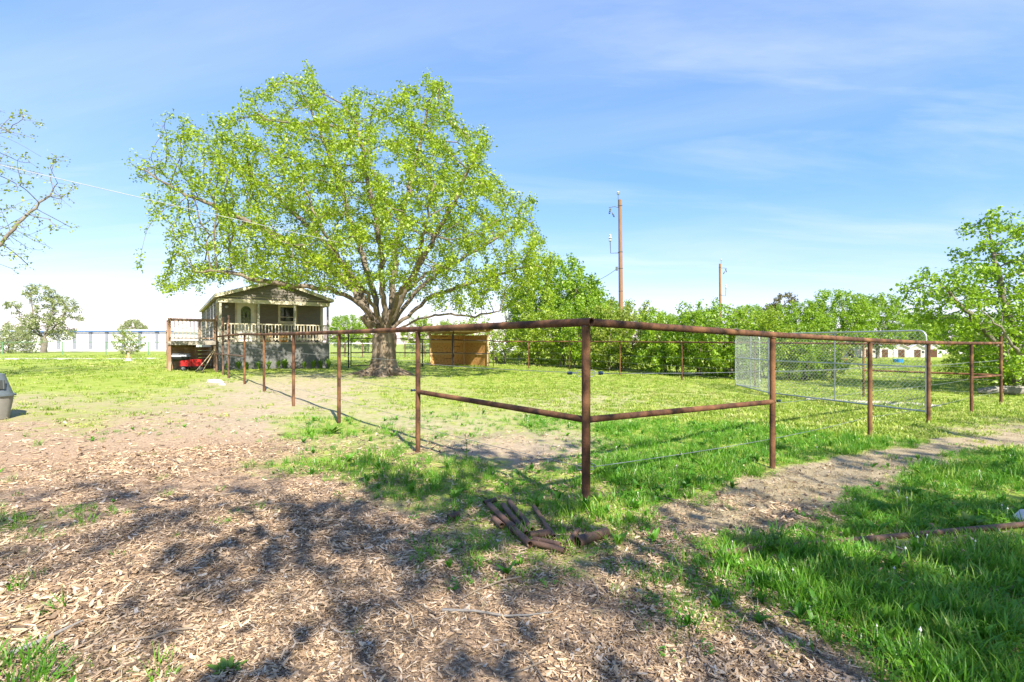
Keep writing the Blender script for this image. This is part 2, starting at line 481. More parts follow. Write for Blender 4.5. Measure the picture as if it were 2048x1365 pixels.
def build_ground():
    na, nr = 420, 230
    ang = np.linspace(0, 2 * np.pi, na, endpoint=False)
    rad = 0.35 * (1100 / 0.35) ** (np.arange(nr) / (nr - 1))
    A, Rr = np.meshgrid(ang, rad)
    X = (Rr * np.sin(A)).ravel(); Y = (Rr * np.cos(A)).ravel()
    gr, mu, st = zones(X, Y)
    Z = gz(X, Y)
    X = np.append(X, 0); Y = np.append(Y, 0); Z = np.append(Z, g(0, 0))
    i = np.arange(nr - 1)[:, None] * na; k = np.arange(na)[None, :]; k2 = (k + 1) % na
    q = np.stack([i + k, i + na + k, i + na + k2, i + k2], -1).reshape(-1, 4)
    me = bpy.data.meshes.new('ground')
    fl = [tuple(t) for t in q.tolist()] + [(len(X) - 1, a, (a + 1) % na) for a in range(na)]
    me.from_pydata(np.stack([X, Y, Z], 1).tolist(), [], fl)
    for nm, arr in (('grass', gr), ('mulch', mu), ('straw', st)):
        a = me.attributes.new(nm, 'FLOAT', 'POINT'); a.data.foreach_set('value', np.append(arr, 0.3).astype(np.float32))
    m, n, l, b = new_mat('ground')
    b.inputs['Roughness'].default_value = 0.95; b.inputs['Specular IOR Level'].default_value = 0.1
    geo = n.new('ShaderNodeNewGeometry')
    def noise(s, d=6, ro=.65):
        t = n.new('ShaderNodeTexNoise'); t.inputs['Scale'].default_value = s; t.inputs['Detail'].default_value = d; t.inputs['Roughness'].default_value = ro
        l.new(geo.outputs['Position'], t.inputs['Vector']); return t.outputs['Fac']
    def ramp(f, *st_):
        r = n.new('ShaderNodeValToRGB'); el = r.color_ramp.elements
        el[0].position, el[0].color = st_[0][0], (*st_[0][1], 1); el[1].position, el[1].color = st_[-1][0], (*st_[-1][1], 1)
        for p, c in st_[1:-1]:
            e = el.new(p); e.color = (*c, 1)
        l.new(f, r.inputs[0]); return r.outputs[0]
    def mix(f, a, c):
        t = n.new('ShaderNodeMix'); t.data_type = 'RGBA'; l.new(f, t.inputs['Factor']); l.new(a, t.inputs['A']); l.new(c, t.inputs['B']); return t.outputs['Result']
    def att(nm):
        t = n.new('ShaderNodeAttribute'); t.attribute_name = nm; return t.outputs['Fac']
    def mth(op, a, c):
        t = n.new('ShaderNodeMath'); t.operation = op; t.use_clamp = True
        for s_, v_ in ((0, a), (1, c)):
            if isinstance(v_, (int, float)): t.inputs[s_].default_value = v_
            else: l.new(v_, t.inputs[s_])
        return t.outputs[0]
    dirt = ramp(noise(9), (.3, (.28, .22, .145)), (.5, (.38, .31, .21)), (.72, (.47, .39, .275)))
    mulch = ramp(noise(45, 4), (.3, (.15, .10, .064)), (.5, (.35, .24, .15)), (.7, (.52, .375, .25)))
    straw = ramp(noise(60, 4), (.3, (.20, .155, .09)), (.6, (.40, .325, .2)))
    grs = ramp(noise(3.5, 9, .75), (.25, (.14, .20, .025)), (.5, (.26, .32, .055)), (.75, (.42, .41, .15)))
    col = mix(att('mulch'), dirt, mulch)
    col = mix(att('straw'), col, straw)
    # patchy edge between turf and bare earth
    gm = mth('ADD', att('grass'), mth('MULTIPLY', mth('SUBTRACT', noise(5.5, 8, .7), 0.5), 1.6))
    t2 = n.new('ShaderNodeMapRange'); t2.inputs['From Min'].default_value = .38; t2.inputs['From Max'].default_value = .72
    l.new(gm, t2.inputs['Value'])
    col = mix(t2.outputs[0], col, grs)
    l.new(col, b.inputs['Base Color'])
    bu = n.new('ShaderNodeBump'); bu.inputs['Strength'].default_value = .6; bu.inputs['Distance'].default_value = .03
    l.new(noise(35, 5, .7), bu.inputs['Height']); l.new(bu.outputs[0], b.inputs['Normal'])
    o = link_mesh('ground', me, m, smooth=True)
    tag(o, 'uneven yard of turf, bare earth and wood chips', 'ground', kind='structure')
build_ground()

# gravel driveway on the left and the pale gravel pad by the kennel: thin sheets over the ground
def sheet(name, pts, m, label, cat, lift=0.006, sub=14):
    """quad strip given by pairs of left/right edge points (x,y)"""
    vs = []; fs = []
    rows = []
    for i in range(len(pts) - 1):
        for k in range(sub):
            t = k / sub
            rows.append([Vector(pts[i][j]).lerp(Vector(pts[i + 1][j]), t) for j in (0, 1)])
    rows.append([Vector(p) for p in pts[-1]])
    nc = 7
    for ri, (a, b) in enumerate(rows):
        wob = 0.12 * math.sin(ri * 1.7) + 0.1 * math.sin(ri * 0.73)
        for k in range(nc):
            p = a.lerp(b, k / (nc - 1)) + (b - a).normalized() * wob * (1 if k in (0, nc - 1) else 0)
            vs.append((p.x, p.y, g(p.x, p.y) + lift + 0.02 * math.sin(math.pi * k / (nc - 1))))
    for r_ in range(len(rows) - 1):
        for k in range(nc - 1):
            fs.append((r_ * nc + k, r_ * nc + k + 1, (r_ + 1) * nc + k + 1, (r_ + 1) * nc + k))
    o = MB().add(vs, fs).build(name, m, smooth=True)
    return tag(o, label, cat, kind='structure')
mat('gravel', (0.62, 0.56, 0.47), (0.46, 0.41, 0.34), scale=30, rough=0.95, bump=0.6, bscale=60)
sheet('driveway', [((-60, 34), (-60, 38.5)), ((-38, 35), (-38, 38.2)), ((-30, 36), (-30, 38.5)), ((-26.5, 37.5), (-27, 39))], 'gravel', 'pale gravel track crossing the grass at far left', 'driveway')
sheet('gravel_yard', [((-130, 74), (-120, 97)), ((-80, 72), (-80, 97)), ((-45, 70), (-60, 97))], 'gravel', 'pale gravel apron before the storage building', 'gravel yard')
sheet('gravel_pad', [((7.6, 12.9), (8.0, 13.6)), ((9.3, 12.6), (9.7, 13.2)), ((10.3, 12.0), (10.6, 12.35))], 'gravel', 'pale gravel strip inside the wire kennel', 'gravel pad', sub=5)

# ------------------------------------------------------------------ trees
def colonize(seeds, attr, di, dk, step, iters, jit=0.25, droop=0.0, seed=1):
    """space colonization: seeds = list of polylines, each (points, parent index or -1); returns positions, parents"""
    rg = np.random.default_rng(seed)
    pos = []; par = []
    starts = {}
    for li, (pl, root) in enumerate(seeds):
        prev = -1 if root is None else starts[root[0]][min(root[1], len(starts[root[0]]) - 1)]
        ids = []
        pl = [np.array(p, float) for p in pl]
        if root is not None:
            pl = [np.array(pos[prev])] + pl
        for i in range(len(pl) - 1):
            L = np.linalg.norm(pl[i + 1] - pl[i]); k = max(1, int(round(L / step)))
            for j in range(k):
                if j == 0 and i == 0 and root is not None:
                    ids.append(prev); continue
                p = pl[i] + (pl[i + 1] - pl[i]) * j / k
                if i > 0 or j > 0:
                    p = p + rg.normal(0, 0.12 * step, 3)
                pos.append(p); par.append(prev); prev = len(pos) - 1; ids.append(prev)
        pos.append(pl[-1]); par.append(prev); prev = len(pos) - 1; ids.append(prev)
        starts[li] = ids
    P = np.array(pos); par = list(par)
    nd = np.full(len(attr), 1e9); nn = np.zeros(len(attr), int)
    def upd(newP, base):
        for s in range(0, len(newP), 256):
            D = np.linalg.norm(attr[:, None, :] - newP[None, s:s + 256, :], axis=2)
            m_ = D.min(1); a_ = D.argmin(1); better = m_ < nd
            nd[better] = m_[better]; nn[better] = a_[better] + base + s
    upd(P, 0)
    alive = nd > dk
    for it in range(iters):
        act = alive & (nd < di)
        if not act.any(): break
        d = attr[act] - P[nn[act]]
        d /= np.linalg.norm(d, axis=1)[:, None] + 1e-9
        acc = np.zeros((len(P), 3)); np.add.at(acc, nn[act], d)
        idx = np.unique(nn[act])
        v = acc[idx]; v /= np.linalg.norm(v, axis=1)[:, None] + 1e-9
        v += rg.normal(0, jit, v.shape); v[:, 2] -= droop
        v /= np.linalg.norm(v, axis=1)[:, None] + 1e-9
        new = P[idx] + v * step
        base = len(P)
        P = np.vstack([P, new]); par += idx.tolist()
        upd(new, base)
        alive &= nd > dk
        if len(P) > 16000: break
    par = np.array(par); n0 = len(pos)
    for _ in range(2):
        m_ = P.copy(); cnt = np.ones(len(P)); ii = np.arange(n0, len(P))
        np.add.at(m_, ii, P[par[ii]]); cnt[ii] += 1
        np.add.at(m_, par[ii], P[ii]); np.add.at(cnt, par[ii], 1)
        Q = m_ / cnt[:, None]; Q[:n0] = P[:n0]
        P = Q
    return P, par
def radii(P, par, rt, R0):
    n = len(P); cnt = np.zeros(n); ch = np.zeros(n, int)
    for i in range(n):
        if par[i] >= 0: ch[par[i]] += 1
    for i in range(n - 1, -1, -1):
        if ch[i] == 0: cnt[i] += 1
        if par[i] >= 0: cnt[par[i]] += cnt[i]
    e = math.log(max(cnt.max(), 2)) / math.log(R0 / rt)
    return rt * cnt ** (1 / e), ch
def limb_mesh(name, P, par, r, m, rmin=0.0, side=1.0):
    """tubes following each chain of nodes"""
    n = len(P)
    kids = [[] for _ in range(n)]
    for i in range(n):
        if par[i] >= 0: kids[par[i]].append(i)
    chains = []
    stack = [[i] for i in range(n) if par[i] < 0]
    while stack:
        c = stack.pop(); i = c[-1]
        while kids[i]:
            ks = sorted(kids[i], key=lambda k: -r[k])
            for k in ks[1:]:
                stack.append([i, k])
            i = ks[0]; c.append(i)
        chains.append(c)
    V = []; Fc = []
    nv = 0
    for c in chains:
        start_r = r[c[1]] if len(c) > 1 else r[c[0]]
        if start_r < rmin or len(c) < 2: continue
        ns = 10 if start_r > .12 else 7 if start_r > .05 else 5 if start_r > .02 else 3
        pts = P[c]; rr = r[c].copy(); rr[0] = min(rr[0], start_r * 1.15) if par[c[0]] >= 0 or True else rr[0]
        tg = np.gradient(pts, axis=0); tg /= np.linalg.norm(tg, axis=1)[:, None] + 1e-9
        u = np.cross(tg[0], [0.3, 0.2, 1.0]); u /= np.linalg.norm(u) + 1e-9
        a = np.arange(ns) * 2 * np.pi / ns
        for i in range(len(c)):
            u = u - tg[i] * u.dot(tg[i]); u /= np.linalg.norm(u) + 1e-9
            v = np.cross(tg[i], u)
            V.append(pts[i] + rr[i] * (np.cos(a)[:, None] * u + np.sin(a)[:, None] * v))
        k = np.arange(ns); k2 = (k + 1) % ns
        for i in range(len(c) - 1):
            b = nv + i * ns
            Fc.append(np.stack([b + k, b + k2, b + ns + k2, b + ns + k], 1))
        nv += ns * len(c)
    me = arr_mesh(name, np.vstack(V), np.vstack(Fc), m)
    me.polygons.foreach_set('use_smooth', np.ones(len(me.polygons), bool))
    return me
def leaf_mesh(name, centers, per, spread, size, m, seed=3, flat=0.55, lens=1.5):
    rg = np.random.default_rng(seed)
    c = np.repeat(centers, per, axis=0)
    n = len(c)
    off = rg.normal(0, 1, (n, 3)); off /= np.linalg.norm(off, axis=1)[:, None]
    off *= (rg.random(n) ** 0.6 * spread)[:, None]
    p = c + off
    d = rg.normal(0, 1, (n, 3)) + off / spread * 0.8; d[:, 2] -= 0.25
    d /= np.linalg.norm(d, axis=1)[:, None]
    up = rg.normal(0, 1, (n, 3)); up[:, 2] = np.abs(up[:, 2]) + flat
    s_ = np.cross(d, up); s_ /= np.linalg.norm(s_, axis=1)[:, None] + 1e-9
    nn_ = np.cross(s_, d)
    L = size * (0.6 + 0.8 * rg.random(n)); W = L / lens * (0.8 + .4 * rg.random(n)) * 0.5
    fold = 0.25 * W
    b0 = p - d * (L * .5)[:, None]
    tip = p + d * (L * .5)[:, None] - nn_ * (L * .12)[:, None]
    md = p - d * (L * .05)[:, None]
    lf = md + s_ * W[:, None] + nn_ * fold[:, None]; rt = md - s_ * W[:, None] + nn_ * fold[:, None]
    V = np.stack([b0, lf, tip, rt], 1).reshape(-1, 3)
    i = np.arange(n) * 4
    Fc = np.concatenate([np.stack([i, i + 2, i + 1], 1), np.stack([i, i + 3, i + 2], 1)])
    # tint differs from clump to clump and leaf to leaf
    cl = np.repeat(rg.random(len(centers)), per)
    tint = np.clip(0.45 * cl + 0.55 * rg.random(n), 0, 1)
    return arr_mesh(name, V, Fc, m, np.repeat(tint, 4))
def blob_points(n, blobs, seed, shell=0.0):
    rg = np.random.default_rng(seed)
    wts = np.array([b[3] * b[4] * b[5] for b in blobs]); wts = wts / wts.sum()
    pts = []
    for b, w_ in zip(blobs, wts):
        k = int(n * w_) + 1
        v = rg.normal(0, 1, (k, 3)); v /= np.linalg.norm(v, axis=1)[:, None]
        rr = (shell + (1 - shell) * rg.random(k)) ** (1 / 3)
        pts.append(np.array(b[:3]) + v * rr[:, None] * np.array(b[3:6]))
    return np.vstack(pts)
ARCH = {}
def archetype(key, seeds, attr, di, dk, step, iters, rt, R0, bark, leaf, per, spread, size, leaf_r, seed=1, jit=.25, droop=0., keep=1.0, rmin=0., lens=1.5):
    P, par = colonize(seeds, attr, di, dk, step, iters, jit, droop, seed)
    r, ch = radii(P, par, rt, R0)
    sel = np.where(r <= leaf_r)[0]
    rg = np.random.default_rng(seed + 50)
    # leaves come in sprays: whole twigs may stay bare
    bare = vnoise(P[sel, 0] + P[sel, 2] * .7, P[sel, 1] - P[sel, 2] * .6, 1.1, seed)
    sel = sel[(rg.random(len(sel)) < keep) & (bare < 0.55 + 0.45 * keep)]
    ARCH[key] = (limb_mesh(key + '_limbs', P, par, r, bark, rmin), leaf_mesh(key + '_leaves', P[sel], per, spread, size, leaf, seed, lens=lens))
    return P, par, r
def place(key, name, label, cat, loc, s=1.0, rz=0.0, group=None, sz=None, leaf=None):
    t = thing(name, label, cat, loc, rz, group)
    t.scale = (s, s, sz if sz else s)
    link_mesh('trunk', ARCH[key][0], None, t)
    me = ARCH[key][1]
    if leaf:
        kk = key + leaf
        if kk not in ARCH:
            me = me.copy(); me.materials[0] = MATS[leaf]; ARCH[kk] = me
        me = ARCH[kk]
    link_mesh('crown', me, None, t)
    return t

def inside(poly, x, y):
    r_ = np.zeros(len(x), bool); n = len(poly)
    for i in range(n):
        x0, y0 = poly[i]; x1, y1 = poly[(i + 1) % n]
        c = ((y0 > y) != (y1 > y)) & (x < (x1 - x0) * (y - y0) / (y1 - y0 + 1e-9) + x0)
        r_ ^= c
    return r_
def hero_tree():
    d0 = 20.3
    base = atd(768, d0)
    def P3(px, py, dd=0.0):
        d = d0 + dd
        return ((px - 1024) * d / F - base.x, dd, CAM_H + (HY - py) * d / F - base.z)
    fork = P3(770, 668)
    trunk = [P3(770, 746), P3(771, 715), P3(771, 690), fork]
    limbs = [
        [P3(748, 645, -.2), P3(727, 612, -.6), P3(700, 596, -1.1), P3(662, 580, -1.8), P3(600, 572, -2.4), P3(530, 563, -3), P3(450, 543, -3.2), P3(390, 545, -3.3)],
        [P3(745, 640, .1), P3(716, 575, .4), P3(680, 520, 1), P3(625, 460, 1.8), P3(560, 400, 2.3), P3(480, 335, 2.6), P3(400, 290, 2.6)],
        [P3(758, 635, .2), P3(742, 570, .6), P3(722, 500, 1.2), P3(690, 410, 1.8), P3(655, 300, 2), P3(610, 190, 2)],
        [P3(768, 630, -.2), P3(765, 560, -.7), P3(760, 480, -1.2), P3(740, 380, -1.5), P3(715, 250, -1.7)],
        [P3(780, 630, .1), P3(787, 560, .3), P3(795, 470, .8), P3(825, 350, 1.2), P3(858, 210, 1.4)],
        [P3(788, 635, -.2), P3(812, 580, -.7), P3(850, 510, -1.4), P3(900, 420, -2.1), P3(950, 310, -2.4)],
        [P3(792, 640, .2), P3(830, 585, .6), P3(890, 535, 1.2), P3(970, 490, 2), P3(1050, 440, 2.4)],
        [P3(795, 662, -.1), P3(838, 637, -.5), P3(890, 628, -1), P3(950, 633, -1.5), P3(1000, 622, -1.8)],
        [P3(750, 640, .5), P3(715, 590, 1.6), P3(665, 545, 3), P3(600, 520, 4.3), P3(520, 500, 5.2)],
        [P3(785, 640, .5), P3(805, 590, 1.8), P3(850, 550, 3.4), P3(910, 520, 5)],
        [P3(760, 640, -.4), P3(735, 590, -1.8), P3(690, 540, -3.4), P3(650, 470, -5)],
        [P3(780, 640, -.4), P3(800, 585, -1.8), P3(835, 530, -3.5), P3(850, 450, -5)],
    ]
    limbs += [[P3(745, 642, 0), P3(695, 560, .3), P3(600, 495, .5), P3(480, 435, .5), P3(370, 390, .3), P3(285, 340, .2)],
              [P3(796, 648, 0), P3(860, 595, .3), P3(960, 560, .4), P3(1070, 530, .4)]]
    seeds = [(trunk, None)] + [(l, (0, 99)) for l in limbs]
    poly = [(600, 122), (638, 160), (652, 215), (688, 190), (710, 152), (728, 215), (752, 240), (768, 178), (800, 165), (852, 138), (897, 150), (905, 212), (935, 262), (960, 238), (1000, 290), (988, 345), (1030, 370), (1085, 418), (1062, 460), (1120, 500), (1118, 560), (1105, 635), (1000, 645), (940, 632), (880, 612), (820, 606), (770, 585), (700, 582), (640, 585), (560, 575), (470, 560), (400, 565), (335, 598), (285, 555), (340, 530), (310, 490), (350, 470), (275, 440), (262, 380), (238, 318), (290, 268), (340, 212), (405, 250), (430, 208), (452, 240), (472, 188), (505, 205), (530, 158), (565, 148)]
    rg = np.random.default_rng(5)
    N = 12500
    x = rg.uniform(230, 1130, N); y = rg.uniform(120, 620, N)
    ok = inside(poly, x, y)
    # lighter on the outer left, small breaks between the limbs
    ok &= rg.random(N) < np.where(y > 455, .85, np.clip((x - 180) / 240, 0.42, 1.0))
    br = .65 * vnoise(x, y, 1 / 62, 2) + .35 * vnoise(x, y, 1 / 26, 7)
    ok &= br > np.where(y > 560, .22, 0.315)
    x, y = x[ok] + rg.normal(0, 6, ok.sum()), y[ok] + rg.normal(0, 5, ok.sum())
    rr = np.clip(np.hypot((x - 690) / 460, (y - 410) / 290), 0, 1)
    hd = 6.0 * np.sqrt(1 - rr ** 2) + 0.6
    dd = rg.uniform(-1, 1, len(x)); dd = np.sign(dd) * np.abs(dd) ** 0.8 * hd
    d = d0 + dd
    att = np.stack([(x - 1024) * d / F - base.x, dd, CAM_H + (HY - y) * d0 / F - base.z], 1)
    dn = np.where(dd < 0, d, d0 + .35 * dd)
    att[:, 0] = (x - 1024) * dn / F - base.x; att[:, 2] = CAM_H + (HY - y) * dn / F - base.z
    P, par = colonize(seeds, att, 3.2, 0.36, 0.26, 120, 0.22, 0.03, 9)
    r, ch = radii(P, par, 0.007, 0.40)
    t = thing('shade_tree', 'large spreading tree with fresh yellow-green leaves beside the small house', 'tree', base)
    link_mesh('limb', limb_mesh('limb', P, par, r, 'bark_thin'), None, t)
    sel = np.where(r <= 0.021)[0]
    rg2 = np.random.default_rng(8)
    bare = vnoise(P[sel, 0] * 1.0 + P[sel, 1] * .5, P[sel, 2] + P[sel, 1] * .4, 0.75, 12)
    left = np.where(P[sel, 2] > 4.6, np.clip((P[sel, 0] + 10.8) / 5.0, 0.28, 1), 1)
    sel = sel[(rg2.random(len(sel)) < 0.9 * left) & (bare < 0.86)]
    me = leaf_mesh('crown', P[sel], 22, 0.27, 0.094, 'leaf_hero', 4, lens=1.5)
    link_mesh('crown', me, None, t)
    gap = .5 * vnoise(P[sel, 0] + 3 * P[sel, 2], P[sel, 1], .42, 31) + .5 * vnoise(P[sel, 0], P[sel, 1] - P[sel, 2], .6, 33)
    ARCH['canopy'] = (limb_mesh('thin_limb', P, par, np.minimum(r * .5, .11), 'bark_thin'), leaf_mesh('canopy', P[sel][gap > .56], 8, 0.34, 0.14, 'leaf_hero', 6, lens=1.3))
    # stout fluted trunk with a root flare
    V = []; Fc = []; n = 40; zs = [-.15, 0, .06, .14, .25, .4, .6, .85, 1.1, 1.35, 1.6, 1.85, 2.1]
    for i, z in enumerate(zs):
        rad = 0.41 + 0.42 * math.exp(-max(z, 0) / 0.26) + 0.10 * max(0, z - 1.0) - (.55 * (z - 1.55) if z > 1.55 else 0)
        for k in range(n):
            a = 2 * math.pi * k / n
            fl = 1 + (0.26 * math.exp(-max(z, 0) / .35) + .07) * math.cos(5 * a + 0.8 + z * .3) + 0.045 * math.sin(9 * a + 2 * z) + 0.03 * math.sin(17 * a - z)
            if z > 1.3: fl += 0.10 * (z - 1.3) * math.cos(4 * a + 1)
            V.append((rad * fl * math.cos(a) + 0.06 * z * 0.4, rad * fl * math.sin(a), z))
    for i in range(len(zs) - 1):
        for k in range(n):
            Fc.append((i * n + k, i * n + (k + 1) % n, (i + 1) * n + (k + 1) % n, (i + 1) * n + k))
    Fc.append(tuple((len(zs) - 1) * n + k for k in range(n)))
    m = MB(); m.v = V; m.f = Fc
    tr = m.build('trunk', 'bark', t, smooth=True)
    # stump of a sawn limb on the left of the fork, and surface roots
    m = MB()
    s0 = Vector(P3(745, 655, -.25)); s1 = Vector(P3(726, 633, -.5))
    m.tube([s0, s0.lerp(s1, .5), s1], [.2, .16, .145], 12)
    m.build('cut_stump', 'bark', t, smooth=True)
    for k, a in enumerate((2.9, 3.6, 4.4, 5.6, 0.2)):
        m = MB()
        L = (1.5, 1.0, .9, 1.3, 1.2)[k]
        pts = [Vector((math.cos(a + .12 * i) * (0.35 + L * i / 5), math.sin(a + .12 * i) * (.35 + L * i / 5), .2 - .06 * i + .05 * math.exp(-i))) for i in range(6)]
        m.tube(pts, [.17, .14, .11, .085, .06, .03], 8)
        m.build('root', 'bark', t, smooth=True)
hero_tree()

# archetypes used by the rest of the greenery
def multi(stems, spread, h, seed, r0=.05):
    rg = np.random.default_rng(seed)
    out_ = []
    for i in range(stems):
        a = rg.uniform(0, 6.28); q = rg.uniform(.3, 1) * spread
        b = np.array([rg.normal(0, r0), rg.normal(0, r0), -0.1])
        out_.append(([b, b + [math.cos(a) * q * .35, math.sin(a) * q * .35, h * .4], b + [math.cos(a) * q, math.sin(a) * q, h * rg.uniform(.6, .9)]], None))
    return out_
archetype('bush', multi(7, 1.3, 2.6, 1, .35), blob_points(820, [(0, 0, 1.5, 1.9, 1.9, 1.5), (.9, .3, 2.5, .8, .8, .9), (-.8, -.4, 2.7, .9, .8, .8), (0, -.9, .7, 1.8, 1.2, .7), (.3, .2, 3.2, .35, .35, .7), (-1.3, .5, 3.0, .3, .3, .6), (1.5, -.4, 2.6, .35, .3, .6), (-.2, -1.2, 2.8, .3, .3, .6)], 2), 1.4, .22, .16, 60, .005, .05, 'bark_thin', 'leaf_bush', 15, .22, .105, .013, seed=21, keep=.86)
archetype('shrub', multi(9, 1.2, 2.2, 5, .4), blob_points(700, [(0, 0, 1.3, 1.7, 1.7, 1.3), (.5, .5, 2.2, 1.0, .9, .9), (-.9, .1, 1.9, .8, .9, .9)], 3), 1.4, .22, .16, 60, .005, .045, 'bark_grey', 'leaf_bush', 9, .2, .115, .011, seed=22, keep=.72, jit=.35)
archetype('round_tree', [([(0, 0, -.1), (.05, 0, 1.2), (0, .1, 2)], None)] + [([(math.cos(a) * .8, math.sin(a) * .8, 2.8), (math.cos(a) * 1.6, math.sin(a) * 1.6, 4.0)], (0, 99)) for a in (0, 1.3, 2.6, 3.9, 5.1)],
          blob_points(1100, [(0, 0, 3.6, 2.7, 2.7, 2.2), (.8, .4, 5.2, 1.5, 1.5, 1.1), (-1.2, -.5, 4.6, 1.4, 1.4, 1.2), (1.7, -.7, 3.4, 1.4, 1.4, 1.2), (-.3, .2, 1.9, 2.5, 2.4, 1.0)], 4), 1.8, .3, .22, 60, .006, .16, 'bark_grey', 'leaf_tree', 18, .3, .14, .017, seed=23, keep=.9)
archetype('gnarled', [([(0, 0, -.1), (.15, 0, .9), (.0, .1, 1.6)], None)] + [([(x * .35, y * .35, 2.4), (x * .8, y * .8, 4.0), (x, y, z)], (0, 99)) for x, y, z in ((-2.6, .3, 5.0), (-.9, -.5, 6.8), (.8, .4, 6.9), (2.4, -.4, 5.2), (.3, 1.8, 5.6), (2.2, 1.2, 3.8), (-2.4, -1.5, 3.2))],
          blob_points(800, [(-2.8, .2, 5.0, 1.0, 1.2, .9), (-.4, 0, 6.6, 1.6, 1.6, 1.2), (1.2, .2, 5.4, 1.8, 1.6, 1.2), (2.7, 0, 4.4, 1.2, 1.4, 1.2), (0, 0, 3.4, 2.2, 2.2, 1.3), (-1.8, -.5, 2.2, 1.6, 1.6, 1.1), (1.5, .6, 2.0, 1.6, 1.6, .9)], 6), 2.0, .32, .24, 60, .007, .3, 'bark_grey', 'leaf_drab', 13, .34, .17, .019, seed=24, keep=.92, jit=.4)
archetype('spring_tree', [([(0, 0, -.1), (.1, 0, 1.3), (.05, .05, 2.3)], None)] + [([(x * .4, y * .4, 3.6), (x * .75, y * .75, 5.4), (x, y, z)], (0, 99)) for x, y, z in ((2.6, .3, 7.2), (1.1, -1.2, 8.8), (-1.2, .5, 9.0), (-2.8, -.6, 7.0), (.2, 2.4, 7.8), (3.6, -1.3, 5.2), (-3.4, 1.3, 5.2), (.6, -2.8, 6.4))],
          blob_points(1050, [(0, 0, 6.2, 4.2, 4.2, 3.4), (2.2, 0, 5.0, 2.2, 2.4, 1.6), (-2.4, .4, 5.0, 2.0, 2.4, 1.6)], 7), 2.6, .42, .28, 70, .007, .21, 'bark_grey', 'leaf_sparse', 5, .26, .15, .017, seed=25, keep=.62)
archetype('right_tree', [([(0, 0, -.1), (-.35, .1, .7), (-.8, .1, 1.5), (-1.9, 0, 2.5), (-3.2, -.2, 3.5)], None), ([(.2, .2, -.1), (.1, .3, 1.6), (-.5, .3, 3.4), (-.9, .3, 5.2)], None), ([(.35, .0, -.1), (.9, .1, 1.8), (1.2, .2, 3.8), (1.2, 0, 5.8)], None), ([(-.2, -.2, -.1), (-.8, -.6, .9), (-1.6, -1.0, 1.6), (-2.6, -1.2, 2.4)], None), ([(.3, .2, -.1), (1.6, .6, 2), (2.8, .8, 3.6)], None)],
          blob_points(2100, [(-3.0, -.1, 3.3, 1.4, 1.5, 1.1), (-1.6, 0, 2.6, 1.8, 1.7, 1.3), (-.9, .2, 4.9, 1.1, 1.3, 1.3), (1.0, 0, 5.2, 1.5, 1.6, 1.6), (.3, 0, 3.4, 2.0, 2.0, 1.4), (-1.5, -.9, 1.1, 1.0, 1.2, .8), (.2, -.5, 1.2, 2.2, 1.6, 1.0), (2.6, .5, 3.2, 1.6, 1.6, 1.5), (-.2, .6, 1.4, 1.9, 1.5, 1.1)], 9), 1.6, .26, .2, 60, .006, .13, 'bark_grey', 'leaf_tree', 13, .24, .115, .015, seed=26, keep=.95, jit=.3)

place('right_tree', 'leaning_tree', 'many-stemmed leafy tree leaning left beyond the right fence corner', 'tree', atd(2048, 15.8), .96, 0.1)
archetype('bare_tree', [([(0, 0, -.1), (.1, 0, 1.3), (.05, .05, 2.3)], None)] + [([(x * .4, y * .4, 3.6), (x * .75, y * .75, 5.4), (x, y, z)], (0, 99)) for x, y, z in ((2.6, .3, 7.2), (1.1, -1.2, 8.8), (-1.2, .5, 9.0), (-2.8, -.6, 7.0), (.2, 2.4, 7.8), (3.6, -1.3, 5.2), (-3.4, 1.3, 5.2), (.6, -2.8, 6.4))],
          blob_points(1900, [(0, 0, 6.4, 4.0, 4.0, 3.4), (2.2, 0, 5.2, 2.2, 2.4, 1.6), (-2.4, .4, 5.2, 2.0, 2.4, 1.6)], 17), 2.2, .3, .2, 80, .006, .2, 'bark_grey', 'leaf_sparse', 5, .18, .085, .011, seed=27, keep=.5, jit=.15)
place('bare_tree', 'budding_tree', 'sparsely leafed tree whose bare-tipped boughs reach in at the left edge', 'tree', atd(-150, 15.2), 0.98, 2.2)
place('gnarled', 'gnarled_tree', 'old gnarled tree with thin drab foliage standing behind the green fence', 'tree', atd(86, 62), 1.12, 0.3)
# thicket beyond the back fence: (column, distance, key, height scale, turn, label)
hedge = [
    (1008, 33, 'shrub', .95, .3, 'low scrubby shrub just right of the plywood shelter'),
    (1068, 32, 'bush', 1.1, 1.2, 'leafy bush beyond the back fence, nearest the plywood shelter'),
    (1128, 30.5, 'shrub', 1.25, 2.2, 'twiggy shrub behind the back fence, left of the corner post'),
    (1180, 29, 'bush', 1.2, .4, 'full bush rising directly behind the rusty corner post'),
    (1238, 27.5, 'bush', 1.14, 2.9, 'bushy clump hiding the foot of the tall utility pole'),
    (1290, 26, 'shrub', 1.12, 4.0, 'open twiggy bush right of the tall utility pole'),
    (1345, 24.3, 'bush', .96, 5.0, 'yellow-green bush midway between the two utility poles'),
    (1402, 23, 'bush', 1.02, .9, 'dense bush left of the far utility pole'),
    (1462, 21.5, 'shrub', 1.08, 3.3, 'shrub behind the left end of the wire kennel'),
    (1530, 21.5, 'bush', .92, 4.4, 'bush showing through the kennel wire at its left'),
    (1600, 21.0, 'bush', .80, 2.0, 'low bush showing through the middle of the kennel wire'),
    (1655, 22.5, 'shrub', .74, 1.0, 'small shrub at the right end of the thicket behind the kennel'),
]
for px, d, key, s, rz, lab in hedge:
    place(key, 'bush', lab, 'bush', atd(px, d), s, rz, 'thicket behind the back fence', None, (None, 'leaf_tree', 'leaf_sparse')[int(px) % 3])
